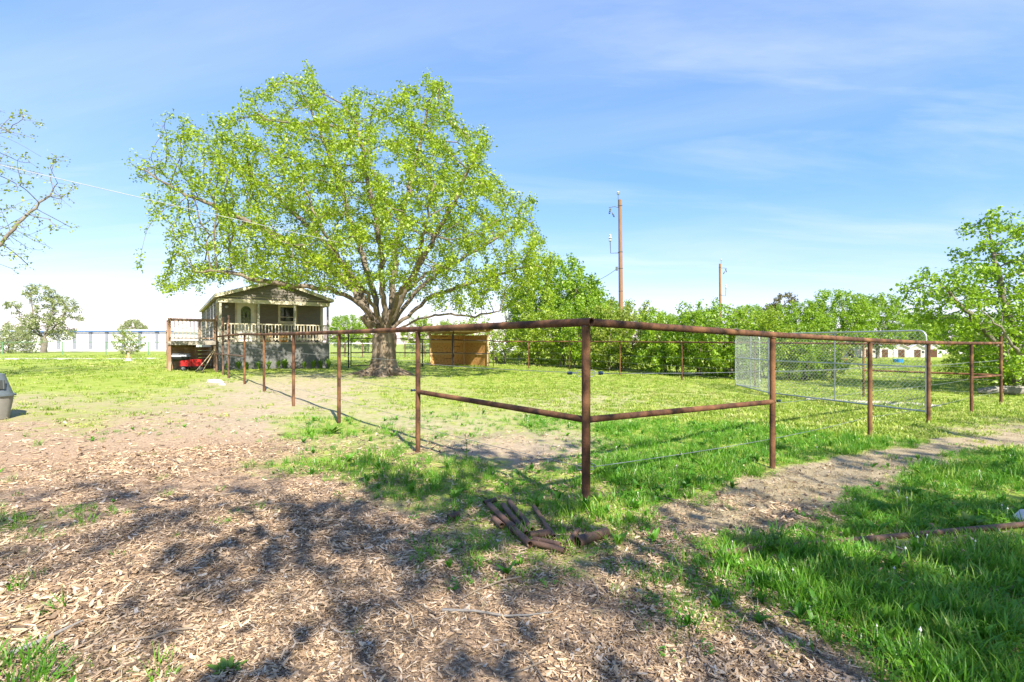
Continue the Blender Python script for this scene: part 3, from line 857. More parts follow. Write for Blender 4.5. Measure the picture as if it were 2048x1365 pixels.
trees = [
    (1108, 37, 'round_tree', 1.36, .5, 'tall leafy tree peeping out behind the right of the big tree', None),
    (1150, 40, 'round_tree', 1.12, 3.5, 'shorter tree right behind the tall leafy tree by the power wire', None),
    (1040, 42, 'gnarled', .8, 1.5, 'thin drab tree behind the plywood shelter roof', None),
    (1215, 38, 'round_tree', .85, 2.4, 'round tree half hidden behind the tall utility pole', None),
    (1330, 44, 'round_tree', .72, 4.2, 'low round tree behind the thicket between the two utility poles', None),
    (1400, 46, 'round_tree', .78, .2, 'low round tree behind the thicket left of the far utility pole', None),
    (1500, 48, 'round_tree', .92, 1.1, 'round green tree right of the far utility pole', None),
    (1566, 74, 'gnarled', 1.2, 2.0, 'brownish oak crown rising above the green trees', 'leaf_oak'),
    (1600, 50, 'round_tree', 1.02, 5.5, 'bright green tree just below the brownish oak', None),
    (1682, 50, 'round_tree', 1.2, 3.0, 'broad rounded green tree above the wire kennel', None),
    (1755, 56, 'round_tree', 1.22, 4.1, 'darker tree between the rounded green tree and the leaning tree', None),
    (1850, 90, 'round_tree', 1.25, 1.9, 'distant tree above the white hutches', None),
    (1960, 92, 'round_tree', 1.2, 5.2, 'distant tree seen through the leaning tree', None),
    (690, 58, 'round_tree', .78, .8, 'round green tree between the porch and the big trunk', None),
    (742, 62, 'bush', 1.5, 2.4, 'green bush just left of the big trunk', None),
    (838, 60, 'bush', 1.35, 1.4, 'green bush just right of the big trunk', None),
    (895, 64, 'bush', 1.3, 4.4, 'green bush above the left of the plywood shelter', None),
    (1835, 66, 'round_tree', .95, 2.9, 'green tree behind the hutches at the left of the leaning tree', None),
    (1905, 70, 'round_tree', 1.0, .6, 'green tree behind the rightmost hutch', None),
    (1955, 21, 'bush', .6, 3.2, 'low bush between the right fence posts and the leaning tree', None),
    (2015, 18.5, 'bush', .7, 2.2, 'low leafy bush behind the fence end under the leaning tree', None),
    (950, 60, 'shrub', 1.7, .4, 'pale shrub above the right of the plywood shelter', None),
    (268, 125, 'round_tree', 1.25, 2.0, 'domed tree above the blue roof edge of the storage building', 'leaf_drab'),
    (205, 128, 'round_tree', .66, 3.2, 'small tree top behind the storage building roof', 'leaf_drab'),
    (395, 130, 'round_tree', .8, 1.2, 'tree top behind the right end of the storage building', 'leaf_drab'),
    (258, 52, 'shrub', .95, 2.5, 'loose pale shrub before the white storage building', 'leaf_sparse'),
    (18, 57, 'shrub', 1.2, .7, 'scrubby bush at the left edge behind the green fence', 'leaf_drab'),
    (52, 58, 'shrub', .9, 3.9, 'low bush at the foot of the gnarled tree', 'leaf_drab'),
]
for px, d, key, s, rz, lab, lf in trees:
    cat = 'tree' if key in ('round_tree', 'gnarled') else 'bush'
    place(key, 'tree' if cat == 'tree' else 'bush', lab, cat, atd(px, d), s, rz, None, None, lf)
# trees behind the viewpoint: they shade the foreground
for (x, y, s, rz, key, lab) in ((5.4, -6.9, 1.12, 2.6, 'canopy', 'tall spreading tree behind the viewpoint shading the chips'),
                                (16.0, -5.4, 1.0, 0.6, 'canopy', 'spreading tree behind the viewpoint far to the right')):
    place(key, 'yard_tree', lab, 'tree', (x, y, g(x, y)), s, rz)

# ------------------------------------------------------------------ rusty pipe fence
PH = 1.55
def post_at(px, top, base):
    d = F * PH / (base - top)
    x = (px - 1024) * d / F
    return Vector((x, d, CAM_H - (base - HY) * d / F)), CAM_H + (HY - top) * d / F
corner, ctop = post_at(1172, 645, 1022)
runL = [post_at(*a) for a in ((836, 659, 912), (678, 665, 850), (587, 668, 818), (528, 669.5, 788), (489, 669, 770))]
runR = [post_at(*a) for a in ((1545, 670, 940), (1740, 681, 880), (1857, 686, 853), (1943, 687, 827), (2002, 687, 810))]
def pmb(): return MB(corner)
fence = thing('pipe_fence', 'rusty pipe fence meeting in a corner post in front of the wood chips', 'fence', corner)
PR = 0.031
def post(par, off, base, top, r, m='rust', down=.25):
    return MB(off).tube([(base.x, base.y, min(base.z, g(base.x, base.y)) - down), (base.x, base.y, top)], r, 14).build('post', m, par, smooth=True)
post(fence, corner, corner, ctop - .035, .036)
ends = [(-10.05, 17.7, 631, 457), (-11.0, 19.0, 635, 446), (-12.25, 20.8, 632, 433.5)]
Epos = []
for x, d, ty, px in ends:
    p = atd(px, d); Epos.append((p, CAM_H + (HY - ty) * d / F))
for p, t in runL: post(fence, corner, p, t - .03, .030)
for k, (p, t) in enumerate(runR): post(fence, corner, p, t - .03 if k < 4 else t + .19, .032)
for k, (p, t) in enumerate(Epos): post(fence, corner, p, t, .034, 'rust_dark')
# top rails: left run is an open pipe that pokes past the corner
Lp = [Vector((corner.x, corner.y, ctop))] + [Vector((p.x, p.y, t)) for p, t in runL]
d0 = (Lp[0] - Lp[1]).normalized()
pmb().pipe(Lp[1], Lp[0] + d0 * .06, PR + .004, .005, 20).build('top_rail', 'rust', fence, smooth=True)
low = atz(433.5, 674, 20.8); mid1 = atz(457, 671, 17.7)
pmb().tube(Lp[1:] + [mid1, low], [PR + .003] * (len(Lp) + 1), 14).build('top_rail', 'rust', fence, smooth=True)
Rp = [Vector((corner.x, corner.y, ctop)) + Vector((.03, .022, 0))] + [Vector((p.x, p.y, t)) for p, t in runR]
pmb().tube(Rp, PR + .003, 16).build('top_rail', 'rust', fence, smooth=True)
# brace rails
def onpost(px, py, d): return atz(px, py, d)
bL0 = Vector((corner.x, corner.y, onpost(1172, 840, corner.y).z)); bL1 = onpost(836, 784, runL[0][0].y); bR1 = onpost(1545, 804, runR[0][0].y)
pmb().tube([bL0, bL1], .028, 16).build('brace_rail', 'rust', fence, smooth=True)
pmb().tube([bL0, bR1], .028, 16).build('brace_rail', 'rust', fence, smooth=True)
e0 = onpost(1943, 756, runR[3][0].y); e1 = onpost(2002, 751, runR[4][0].y)
pmb().tube([e0, e1], .026, 12).build('brace_rail', 'rust', fence, smooth=True)
pmb().tube([onpost(487.5, 713, runL[4][0].y), onpost(457, 710, 17.7), onpost(433.5, 709, 20.8)], .028, 12).build('brace_rail', 'rust_dark', fence, smooth=True)
pmb().tube([onpost(446, 652, 19.0), onpost(457, 646, 17.7)], .022, 10).build('brace_rail', 'rust_dark', fence, smooth=True)
# weld bead under the rails, bolts on posts
for p, t in [(corner, ctop)] + runL[:3] + runR[:3]:
    pmb().ring((p.x, p.y, t - .034), (0, 0, 1), .035, .006, 14, 5).build('weld_bead', 'rust_dark', fence, smooth=True)
# smooth wire strands, with ring insulators at the corner
def sag(a, b, s, n=9):
    a = Vector(a); b = Vector(b)
    return [a.lerp(b, i / n) - Vector((0, 0, 4 * s * (i / n) * (1 - i / n))) for i in range(n + 1)]
def wire_run(par, off, bases, hs, r=.0028, inset=Vector((0, 0, 0)), sg=.012, m='wire'):
    for h in hs:
        mb = MB(off)
        for a, b in zip(bases[:-1], bases[1:]):
            mb.tube(sag((a.x + inset.x, a.y + inset.y, a.z + h), (b.x + inset.x, b.y + inset.y, b.z + h), sg, 6), r, 5)
        mb.build('wire', m, par, smooth=True)
bl = [corner] + [p for p, t in runL] + [Epos[0][0], Epos[2][0]]
br = [corner] + [p for p, t in runR]
wire_run(fence, corner, bl[1:], (.42, .78, 1.16), inset=Vector((.035, .03, 0)))
wire_run(fence, corner, bl[:2], (.34, 1.13), inset=Vector((.04, .03, 0)))
wire_run(fence, corner, br, (.34, 1.13), inset=Vector((-.02, .045, 0)))
wire_run(fence, corner, br[1:], (.75, 1.12), inset=Vector((-.02, .045, 0)))
for h in (.34, 1.13):
    for s in (-1, 1):
        q = Vector((corner.x + s * .048, corner.y + .01, corner.z + (h if h > .5 else .36)))
        pmb().ring(q, (0, 1, 0.2), .028, .0035, 14, 5).build('wire_loop', 'wire', fence, smooth=True)
        if h > .5:
            a = q + Vector((s * .06, .02, 0)); b = q + Vector((s * .11, .05, 0))
            pmb().tube([q + Vector((s * .028, 0, 0)), a], .003, 6).build('wire', 'wire', fence)
            pmb().lathe(a, [(.006, 0), (.016, .006), (.009, .014), (.018, .022), (.009, .03), (.016, .04), (.006, .048)], 10, b - a).build('insulator', 'insulator', fence, smooth=True)
for (px, py, d) in ((826, 781, runL[0][0].y), (1557, 802, runR[0][0].y)):
    q = atz(px, py, d); pmb().lathe(q, [(.006, -.03), (.017, -.02), (.01, 0), (.017, .02), (.006, .03)], 10, (1, .5, 0)).build('insulator', 'insulator', fence, smooth=True)
for p, t in runL[:4] + runR[:4]:
    for h in (.42, .78, 1.16):
        q = Vector((p.x + .02, p.y - .032, p.z + h)); pmb().lathe(q, [(.007, -.006), (.007, .006)], 8, (0, 1, 0)).build('bolt', 'rust_dark', fence)

# back fence: joins the right corner and runs away behind the paddock
backs = [post_at(*a) for a in ((1727, 688, 795), (1510, 686, 778), (1364, 685, 764), (1240, 684, 752.5), (1139, 683.5, 743.5), (1057, 683.5, 739.5), (987, 683.5, 738.5))]
bo = backs[2][0]
bf = thing('back_pipe_fence', 'thin rusty pipe fence along the back of the paddock before the thicket', 'fence', bo)
for p, t in backs: post(bf, bo, p, t, .029)
end = Vector((runR[4][0].x + .04, runR[4][0].y + .03, runR[4][1] + .01))
MB(bo).tube([end] + [Vector((p.x, p.y, t)) for p, t in backs], .03, 12).build('top_rail', 'rust', bf, smooth=True)
MB(bo).tube([Vector((end.x, end.y, e1.z)), onpost(1727, 741, backs[0][0].y)], .026, 12).build('brace_rail', 'rust', bf, smooth=True)
wire_run(bf, bo, [Vector((end.x, end.y, runR[4][0].z))] + [p for p, t in backs], (.3, .62, .95), r=.003)

# black pipe fence with a walk gate behind the big trunk
side = [(661, 25.0), (697, 25.2), (750, 26.3), (845, 28.0), (905, 28.3), (987, 28.3)]
so = atd(697, 25.2)
sf = thing('black_pipe_fence', 'black two-rail pipe fence behind the big trunk', 'fence', so)
SP = []
for k, (px, d) in enumerate(side):
    p = atd(px, d); SP.append(p)
    top = p.z + (1.9 if k in (1, 2) else 1.52 if k != 4 else 1.85)
    if k not in (0, 5): MB(so).tube([(p.x, p.y, p.z - .2), (p.x, p.y, top)], .032, 10).build('post', 'black_pipe', sf, smooth=True)
for h in (1.52, .78):
    MB(so).tube([SP[0] + Vector((0, 0, h)), SP[1] + Vector((0, 0, h))], .025, 10).build('rail', 'black_pipe', sf, smooth=True)
    MB(so).tube([p + Vector((0, 0, h)) for p in SP[2:]], .025, 10).build('rail', 'black_pipe', sf, smooth=True)
MB(so).tube([SP[1] + Vector((0, 0, 1.87)), SP[2] + Vector((0, 0, 1.87))], .025, 10).build('gate_header', 'black_pipe', sf, smooth=True)
a = SP[1].lerp(SP[2], .09); b = SP[1].lerp(SP[2], .93)
gt = MB(so).tube([a + Vector((0, 0, z)) for z in (.08, 1.5)], .024, 10)
gt.tube([b + Vector((0, 0, z)) for z in (.08, 1.5)], .024, 10)
for z in (.1, .78, 1.5): gt.tube([a + Vector((0, 0, z)), b + Vector((0, 0, z))], .022, 10)
gate = gt.build('gate', 'black_pipe', sf, smooth=True)
MB(so).box(b + Vector((-.03, -.05, .9)), b + Vector((.05, .0, 1.0))).build('latch', 'dark_steel', gate)

# ------------------------------------------------------------------ chain-link kennel
def kennel():
    A = atz(1852, 845, 10.35); B = atz(1537, 800, 14.3); Cc = atz(1471, 785, 17.1); D = atz(1519, 795, 16.35)
    for p in (A, B, Cc, D): p.z = g(p.x, p.y) + .03
    k = thing('wire_kennel', 'open galvanised chain-link dog kennel panels standing in the paddock', 'kennel', A)
    H = 1.73
    def panel(p, q, mids):
        L = (q - p).length; u = (q - p).normalized(); up = Vector((0, 0, 1)); nrm = u.cross(up)
        r = .018; c = .14
        arc = lambda cx, cz, a0, a1: [p + u * (cx + c * math.cos(a0 + (a1 - a0) * i / 5)) + up * (cz + c * math.sin(a0 + (a1 - a0) * i / 5)) for i in range(6)]
        pts = [p] + arc(c, H - c, math.pi, math.pi / 2) + arc(L - c, H - c, math.pi / 2, 0) + [q]
        fr = MB(A).tube(pts, r, 10)
        fr.tube([p + up * .05, q + up * .05], r, 10)
        f = fr.build('panel_frame', 'galv', k, smooth=True)
        MB(A).tube([p + up * H * .56, q + up * H * .56], .014, 8).build('cross_rail', 'galv', f, smooth=True)
        for t in mids:
            MB(A).tube([p.lerp(q, t) + up * .05, p.lerp(q, t) + up * H], .014, 8).build('upright', 'galv', f, smooth=True)
        mesh = MB(A); s = .10
        n = int((L + H) / s)
        for sg in (1, -1):
            for i in range(n):
                x0 = -H + i * s + .02
                # wire runs at 45 degrees, clipped to the frame
                a0 = max(0, -x0); a1 = min(H - .06, L - x0)
                if a1 - a0 < .02: continue
                pa = (x0 + a0, a0); pb = (x0 + a1, a1)
                if sg < 0: pa = (L - pa[0], pa[1]); pb = (L - pb[0], pb[1])
                o = nrm * .0025 * sg
                mesh.tube([p + u * pa[0] + up * (.05 + pa[1]) + o, p + u * pb[0] + up * (  .05 + pb[1]) + o], .0026 if sg > 0 else .0046, 3, cap=False)
        mesh.build('wire_mesh', 'galv_wire', f)
        for h in (.25, 1.5):
            MB(A).box(q + up * h - Vector((.03, .03, .02)), q + up * h + Vector((.03, .03, .02))).build('clamp', 'galv', f)
    panel(A, B, (.5,)); panel(B, Cc, (.5,)); panel(Cc, D, ())
kennel()

# ------------------------------------------------------------------ mobile home
HO = Vector((-13.2, 22.5, 0.16)); HA = math.atan2(.567, .824); HW = 4.83; HL = 14.0; PD = 1.3
house = thing('mobile_home', 'small grey-brown gabled mobile home with a white-railed front porch', 'house', HO, HA)
FL = 1.30; CE = 3.36; EV = 3.44; PK = 4.22; LB = 3.09
def hb(lo, hi, name, m, par=None):
    return MB().box(lo, hi).build(name, m, par or house)
# body behind the boards
hb((.02, PD + .02, FL - .05), (HW - .02, HL, EV - .02), 'wall', 'siding')
def lap(x0, x1, z0, z1, y, name='siding_board'):
    """one lap board on a wall facing -y, bottom edge proud"""
    MB().add([(x0, y, z0), (x1, y, z0), (x1, y - .032, z0), (x0, y - .032, z0), (x0, y, z1), (x1, y, z1), (x1, y - .006, z1), (x0, y - .006, z1)],
             [(0, 3, 2, 1), (4, 5, 6, 7), (3, 2, 6, 7), (0, 1, 5, 4), (0, 4, 7, 3), (1, 2, 6, 5)]).build(name, 'siding', house)
DX0, DX1, WX0, WX1, WZ0, WZ1 = .77, 1.70, 2.67, 3.56, 2.26, 3.14
nb = 13; bh = (CE - FL) / nb
for i in range(nb):
    z0 = FL + i * bh; z1 = z0 + bh - .004
    lap(.12, DX0, z0, z1, PD)
    if z1 > WZ0 and z0 < WZ1:
        lap(DX1, WX0, z0, z1, PD); lap(WX1, HW - .12, z0, z1, PD)
    else:
        lap(DX1, HW - .12, z0, z1, PD)
# left long wall: lap boards on the wall facing -x
nb2 = 11; bh2 = (EV - FL) / nb2
for i in range(nb2):
    z0 = FL + i * bh2; z1 = z0 + bh2 - .004
    MB().add([(.02, PD, z0), (.02, HL, z0), (-.004, HL, z0), (-.004, PD, z0), (.02, PD, z1), (.02, HL, z1), (.014, HL, z1), (.014, PD, z1)],
             [(0, 1, 2, 3), (4, 7, 6, 5), (3, 2, 6, 7), (0, 3, 7, 4), (1, 5, 6, 2)]).build('siding_board', 'siding', house)
# corner trim
hb((-.012, PD - .03, FL), (.12, PD + .12, CE), 'corner_trim', 'cream'); hb((HW - .12, PD - .03, FL), (HW + .012, PD + .12, CE), 'corner_trim', 'cream')
# skirt and porch floor
hb((0, 0, -.25), (HW, .06, FL - .1), 'skirt_panel', 'skirt')
hb((0, .06, -.25), (.06, HL, FL - .06), 'skirt_panel', 'skirt'); hb((HW - .06, .06, -.25), (HW, HL, FL - .06), 'skirt_panel', 'skirt')
hb((-.01, -.012, FL - .1), (HW + .01, .0, FL - .075), 'skirt_cap', 'porch_wood')
for i in range(34):
    x0 = .03 + i * (HW - .06) / 34
    hb((x0, -.03, FL - .05), (x0 + .132, PD, FL - .018), 'porch_board', 'porch_wood')
hb((0.02, .0, FL - .1), (HW - .02, .04, FL - .052), 'rim_joist', 'porch_wood')
# porch posts
for u in (.07, 1.62, 3.2, 4.76):
    p = hb((u - .045, .0, FL - .02), (u + .045, .09, LB), 'porch_post', 'porch_wood')
    MB().box((u - .06, -.012, FL - .016), (u + .06, .102, FL + .08)).build('post_base', 'porch_wood', p)
# railing between posts
xs = (.07, 1.62, 3.2, 4.76)
for a_, b_ in zip(xs[:-1], xs[1:]):
    rl = hb((a_ + .047, .018, FL + .80), (b_ - .047, .075, FL + .85), 'porch_rail', 'cream')
    MB().box((a_ + .047, .028, FL + .12), (b_ - .047, .065, FL + .165)).build('bottom_rail', 'cream', rl)
    n = 10
    for i in range(n):
        x = a_ + (b_ - a_) * (i + 1) / (n + 1)
        MB().box((x - .018, .005, FL + .06), (x + .018, .027, FL + .845)).build('baluster', 'cream', rl)
rl = hb((HW - .095, .1, FL + .80), (HW - .045, PD, FL + .85), 'porch_rail', 'cream')
for i in range(6):
    y = .2 + i * .19
    MB().box((HW - .085, y - .018, FL + .06), (HW - .063, y + .018, FL + .80)).build('baluster', 'cream', rl)
# lintel, ceiling, gable boards, roof
hb((-.02, -.03, LB), (HW + .02, .11, LB + .17), 'lintel', 'cream')
hb((-.02, .11, LB), (.1, PD, LB + .17), 'lintel', 'cream'); hb((HW - .1, .11, LB), (HW + .02, PD, LB + .17), 'lintel', 'cream')
hb((.02, .0, CE), (HW - .02, PD, CE + .02), 'porch_ceiling', 'cream')
MB().prism([(.02, .03, LB + .17), (HW - .02, .03, LB + .17), (HW - .02, .03, EV - .03), (HW / 2, .03, PK - .06), (.02, .03, EV - .03)], (0, .05, 0)).build('gable_wall', 'siding', house)
z = LB + .175
while z < PK - .1:
    t = max(0.0, (z + .12 - (EV - .05)) / (PK - EV))
    x0 = .03 + t * HW / 2
    if HW - 2 * x0 > .3:
        lap(x0, HW - x0, z, z + .142, .028, 'gable_board')
    z += .146
OV = .16
def roof_side(s):
    xe = -OV if s < 0 else HW + OV
    ze = EV - OV * (PK - EV) / (HW / 2)
    pr = [(xe, -.2, ze), (HW / 2, -.2, PK), (HW / 2, -.2, PK + .06), (xe, -.2, ze + .06)]
    r_ = MB().prism(pr, (0, HL + .4, 0)).build('roof', 'shingle', house)
    # rake fascia along the gable edge and the eave fascia
    MB().beam((xe, -.215, ze - .035), (HW / 2, -.215, PK - .035), .03, .14, (0, 0, 1)).build('fascia', 'cream', r_)
    MB().box((xe - .012, -.2, ze - .09), (xe + .012, HL + .2, ze + .02)).build('fascia', 'cream', r_)
    x_ = (0.02, HW - .02)[s > 0]
    MB().box((min(xe, x_), -.18, ze - .03), (max(xe, x_), HL, ze - .012)).build('soffit', 'cream', r_)
roof_side(-1); roof_side(1)
# front door with an arched leaded light
DT = FL + 1.98
door = hb((DX0 + .09, PD - .03, FL + .02), (DX1 - .09, PD + .0, DT - .09), 'door', 'door_white')
fr = MB().box((DX0, PD - .045, FL), (DX0 + .088, PD, DT)); fr.box((DX1 - .088, PD - .045, FL), (DX1, PD, DT)); fr.box((DX0 + .088, PD - .045, DT - .088), (DX1 - .088, PD, DT))
fr.build('door_frame', 'cream', door)
cx = (DX0 + DX1) / 2; zb = FL + .86; hwid = .23; za = DT - .09 - .14 - hwid
arch = [(cx - hwid, 0, zb), (cx + hwid, 0, zb)] + [(cx + hwid * math.cos(a_), 0, za + hwid * math.sin(a_)) for a_ in np.linspace(0, math.pi, 13)]
MB().prism([(x, PD - .034, z_) for x, _, z_ in arch], (0, .006, 0)).build('door_light', 'leaded', door)
ring = MB()
ar2 = [Vector((x, PD - .037, z_)) for x, _, z_ in arch]
ring.tube(ar2 + [ar2[0]], .016, 6, cap=False); ring.build('light_moulding', 'door_white', door)
came = MB()
ins = [Vector((cx + (p.x - cx) * .66, PD - .036, (zb + za) / 2 + .05 + (p.z - (zb + za) / 2 - .05) * .72)) for p in ar2]
came.tube(ins + [ins[0]], .006, 4, cap=False)
came.tube([(cx, PD - .036, zb), (cx, PD - .036, za + hwid)], .006, 4)
for q in (.3, .55): came.tube([(cx - hwid, PD - .036, zb + q), (cx + hwid, PD - .036, zb + q)], .005, 4)
came.add([(cx - .055, PD - .04, zb + .42), (cx, PD - .04, zb + .25), (cx + .055, PD - .04, zb + .42), (cx, PD - .04, zb + .6)], [(0, 1, 2, 3)])
came.build('leading', 'dark_steel', door)
MB().lathe((DX1 - .16, PD - .03, FL + .95), [(.03, 0), (.03, .01), (.012, .02), (.028, .045), (.02, .065)], 12, (0, -1, 0)).build('handle', 'galv', door, smooth=True)
# front window
win = MB()
win.box((WX0, PD - .04, WZ0), (WX0 + .1, PD + .0, WZ1)); win.box((WX1 - .1, PD - .04, WZ0), (WX1, PD, WZ1)); win.box((WX0 + .1, PD - .04, WZ1 - .09), (WX1 - .1, PD, WZ1)); win.box((WX0 + .1, PD - .04, WZ0), (WX1 - .1, PD, WZ0 + .09))
wn_ = win.build('window', 'cream', house)
MB().box((WX0 + .1, PD - .02, WZ0 + .09), (WX1 - .1, PD - .008, WZ1 - .09)).build('pane', 'glass', wn_)
MB().box((WX0 + .1, PD - .032, WZ0 + .28), (WX1 - .1, PD - .021, WZ0 + .31)).build('meeting_rail', 'cream', wn_)
MB().box((WX0 - .03, PD - .07, WZ0 - .03), (WX1 + .03, PD, WZ0 - .001)).build('sill', 'cream', wn_)
# windows in the long left wall
for y in (2.6, 4.6, 8.2):
    wl = MB(); wl.box((-.03, y, 2.1), (.02, y + .08, 3.2)); wl.box((-.03, y + .82, 2.1), (.02, y + .9, 3.2)); wl.box((-.03, y + .08, 3.12), (.02, y + .82, 3.2)); wl.box((-.03, y + .08, 2.1), (.02, y + .82, 2.18))
    o = wl.build('window', 'cream', house)
    MB().box((-.012, y + .08, 2.18), (-.006, y + .82, 3.12)).build('pane', 'glass', o)
lamp = MB().lathe((.42, PD - .02, 2.98), [(.05, 0), (.05, .02)], 14, (0, -1, 0)).build('porch_lamp', 'cream', house)
MB().lathe((.42, PD - .09, 2.90), [(.03, 0), (.07, .03), (.075, .09), (.04, .13)], 14).build('lamp_globe', 'porcelain', lamp, smooth=True)
MB().tube([(3.24, .02, LB + .17), (3.24, .02, LB + .62)], .008, 6).build('conduit', 'galv', house)

def hp(x, y, z): return HO + Matrix.Rotation(HA, 3, 'Z') @ Vector((x, y, z))
# things left on the porch
def box_on_porch(x, y, sx, sy, sz, m, name, lab, cat, flaps=False):
    t = thing(name, lab, cat, hp(x, y, FL - .017), HA + .2)
    MB().box((-sx / 2, -sy / 2, 0), (sx / 2, sy / 2, sz)).build('box_body', m, t)
    if flaps:
        for s in (-1, 1): MB().beam((s * sx / 2, 0, sz), (s * (sx / 2 + .1), 0, sz + .07), sy * .94, .006, (0, 0, 1)).build('flap', m, t)
    else:
        MB().box((-sx / 2 - .008, -.03, -.001 + .002), (sx / 2 + .008, .03, sz + .006)).build('tape', 'handle_wood', t)
box_on_porch(1.95, .42, .42, .36, .42, 'cardboard', 'cardboard_box', 'pale cardboard box behind the porch railing left of the window', 'box', True)
box_on_porch(2.75, .36, .30, .3, .34, 'amber_cloth', 'storage_box', 'amber-brown box behind the porch railing below the window', 'box')

# ------------------------------------------------------------------ wooden deck and ramp at the left of the house
deck = thing('wooden_deck', 'weathered wooden deck with a ramp along the left of the house', 'deck', HO, HA)
DW = 1.86; DD = 1.7; DZ = FL + .05
def db(lo, hi, name, m='deck_wood', par=None): return MB().box(lo, hi).build(name, m, par or deck)
for i in range(12):
    y0 = .02 + i * DD / 12
    db((-DW, y0, DZ - .035), (-.06, y0 + DD / 12 - .008, DZ), 'deck_board', 'deck_grey')
db((-DW - .02, -.03, DZ - .19), (-.07, .015, DZ - .037), 'fascia_board', 'deck_grey')
db((-DW - .02, .02, DZ - .19), (-DW + .02, DD, DZ - .037), 'fascia_board', 'deck_wood')
def wpost(x, y, z0, z1, s=.09, name='deck_post'): return db((x - s / 2, y - s / 2, z0), (x + s / 2, y + s / 2, z1), name)
for x in (-DW + .04, ):
    wpost(x, .07, -.3, DZ + .98, .1); wpost(x, DD - .05, -.3, DZ + .98, .1)
wpost(-.14, .09, -.3, DZ + .98, .09); wpost(-.14, DD, -.3, DZ - .04, .09); wpost(-.72, .04, DZ, DZ + .9, .09)
db((-DW - .03, -.0, DZ + .93), (-.1, .1, DZ + .965), 'rail_cap')
db((-DW + .09, .04, DZ + .08), (-.19, .075, DZ + .13), 'rail'); db((-DW + .09, .04, DZ + .84), (-.19, .075, DZ + .925), 'rail')
for i in range(11):
    x = -DW + .2 + i * .145
    if abs(x + .72) > .07: db((x - .018, .014, DZ + .04), (x + .018, .038, DZ + .88), 'baluster', 'deck_grey')
# side rail on the outer edge
db((-DW - .02, .12, DZ + .93), (-DW + .08, DD, DZ + .965), 'rail_cap'); db((-DW + .03, .13, DZ + .08), (-DW + .065, DD - .11, DZ + .13), 'rail')
for i in range(9):
    y = .24 + i * .15
    db((-DW + .005, y - .018, DZ + .04), (-DW + .029, y + .018, DZ + .925), 'baluster')
for i in range(7):
    db((-DW + .1, DD - .03, -.12 + i * .17), (-.2, DD - .002, -.12 + i * .17 + .16), 'plank', 'deck_wood')
# ramp: boards laid crosswise, falling away from the deck along the house
RL = 5.6; RH = DZ - .08
nbd = 38
for i in range(nbd):
    t0 = i / nbd; y = DD + .01 + RL * t0; z = DZ - RH * t0
    MB().prism([(-DW, y, z - .035), (-DW, y + RL / nbd - .012, z - .035 - RH / nbd), (-DW, y + RL / nbd - .012, z - RH / nbd), (-DW, y, z)], (DW - .75, 0, 0)).build('ramp_board', 'deck_wood', deck)
for x in (-DW + .03, -.80):
    MB().beam((x, DD, DZ - .13), (x, DD + RL, DZ - .13 - RH), .04, .15, (0, 0, 1)).build('stringer', 'deck_wood', deck)
for i in range(6):
    t = i / 5.5; y = DD + .08 + RL * t; z = DZ - RH * t
    wpost(-DW - .03, y, -.3, z + .95, .085, 'ramp_post')
    if 0 < i < 4: wpost(-.72, y, -.3, z - .08, .085, 'ramp_post')
MB().beam((-DW - .03, DD, DZ + .93), (-DW - .03, DD + RL * .95, DZ + .93 - RH * .95), .1, .035, (0, 0, 1)).build('rail_cap', 'deck_wood', deck)
MB().beam((-DW - .08, DD, DZ + .45), (-DW - .08, DD + RL * .95, DZ + .45 - RH * .95), .03, .09, (0, 0, 1)).build('rail', 'deck_wood', deck)

# charcoal grill and red cart parked under the deck
def grill():
    p = hp(-1.42, .3, 0); p.z = g(p.x, p.y)
    t = thing('charcoal_grill', 'grey-lidded barrel grill on thin legs under the deck', 'grill', p, HA)
    MB().lathe((-.33, 0, .60), [(.02, 0), (.14, .01), (.17, .06), (.17, .60), (.14, .65), (.02, .66)], 18, (1, 0, 0)).build('firebox', 'dark_steel', t, smooth=True)
    lid = MB()
    n = 12; prof = [(.185 * math.cos(a_), .62 + .15 * math.sin(a_)) for a_ in np.linspace(0, math.pi, n)]
    lid.prism([(-.35, y, z) for y, z in prof], (.70, 0, 0)); lo = lid.build('lid', 'grey_lid', t, smooth=True)
    MB().tube([(-.1, 0, .765), (-.1, 0, .82), (.1, 0, .82), (.1, 0, .765)], .012, 8).build('handle', 'dark_steel', lo, smooth=True)
    for s in (-1, 1):
        for q in (-1, 1):
            MB().tube([(s * .30, q * .02, .5), (s * .30 + q * .05, q * .2, -.02)], .013, 8).build('leg', 'dark_steel', t, smooth=True)
        MB().ring((s * .34, .2, .08), (1, 0, 0), .065, .016, 16, 6).build('wheel', 'rubber', t, smooth=True)
grill()
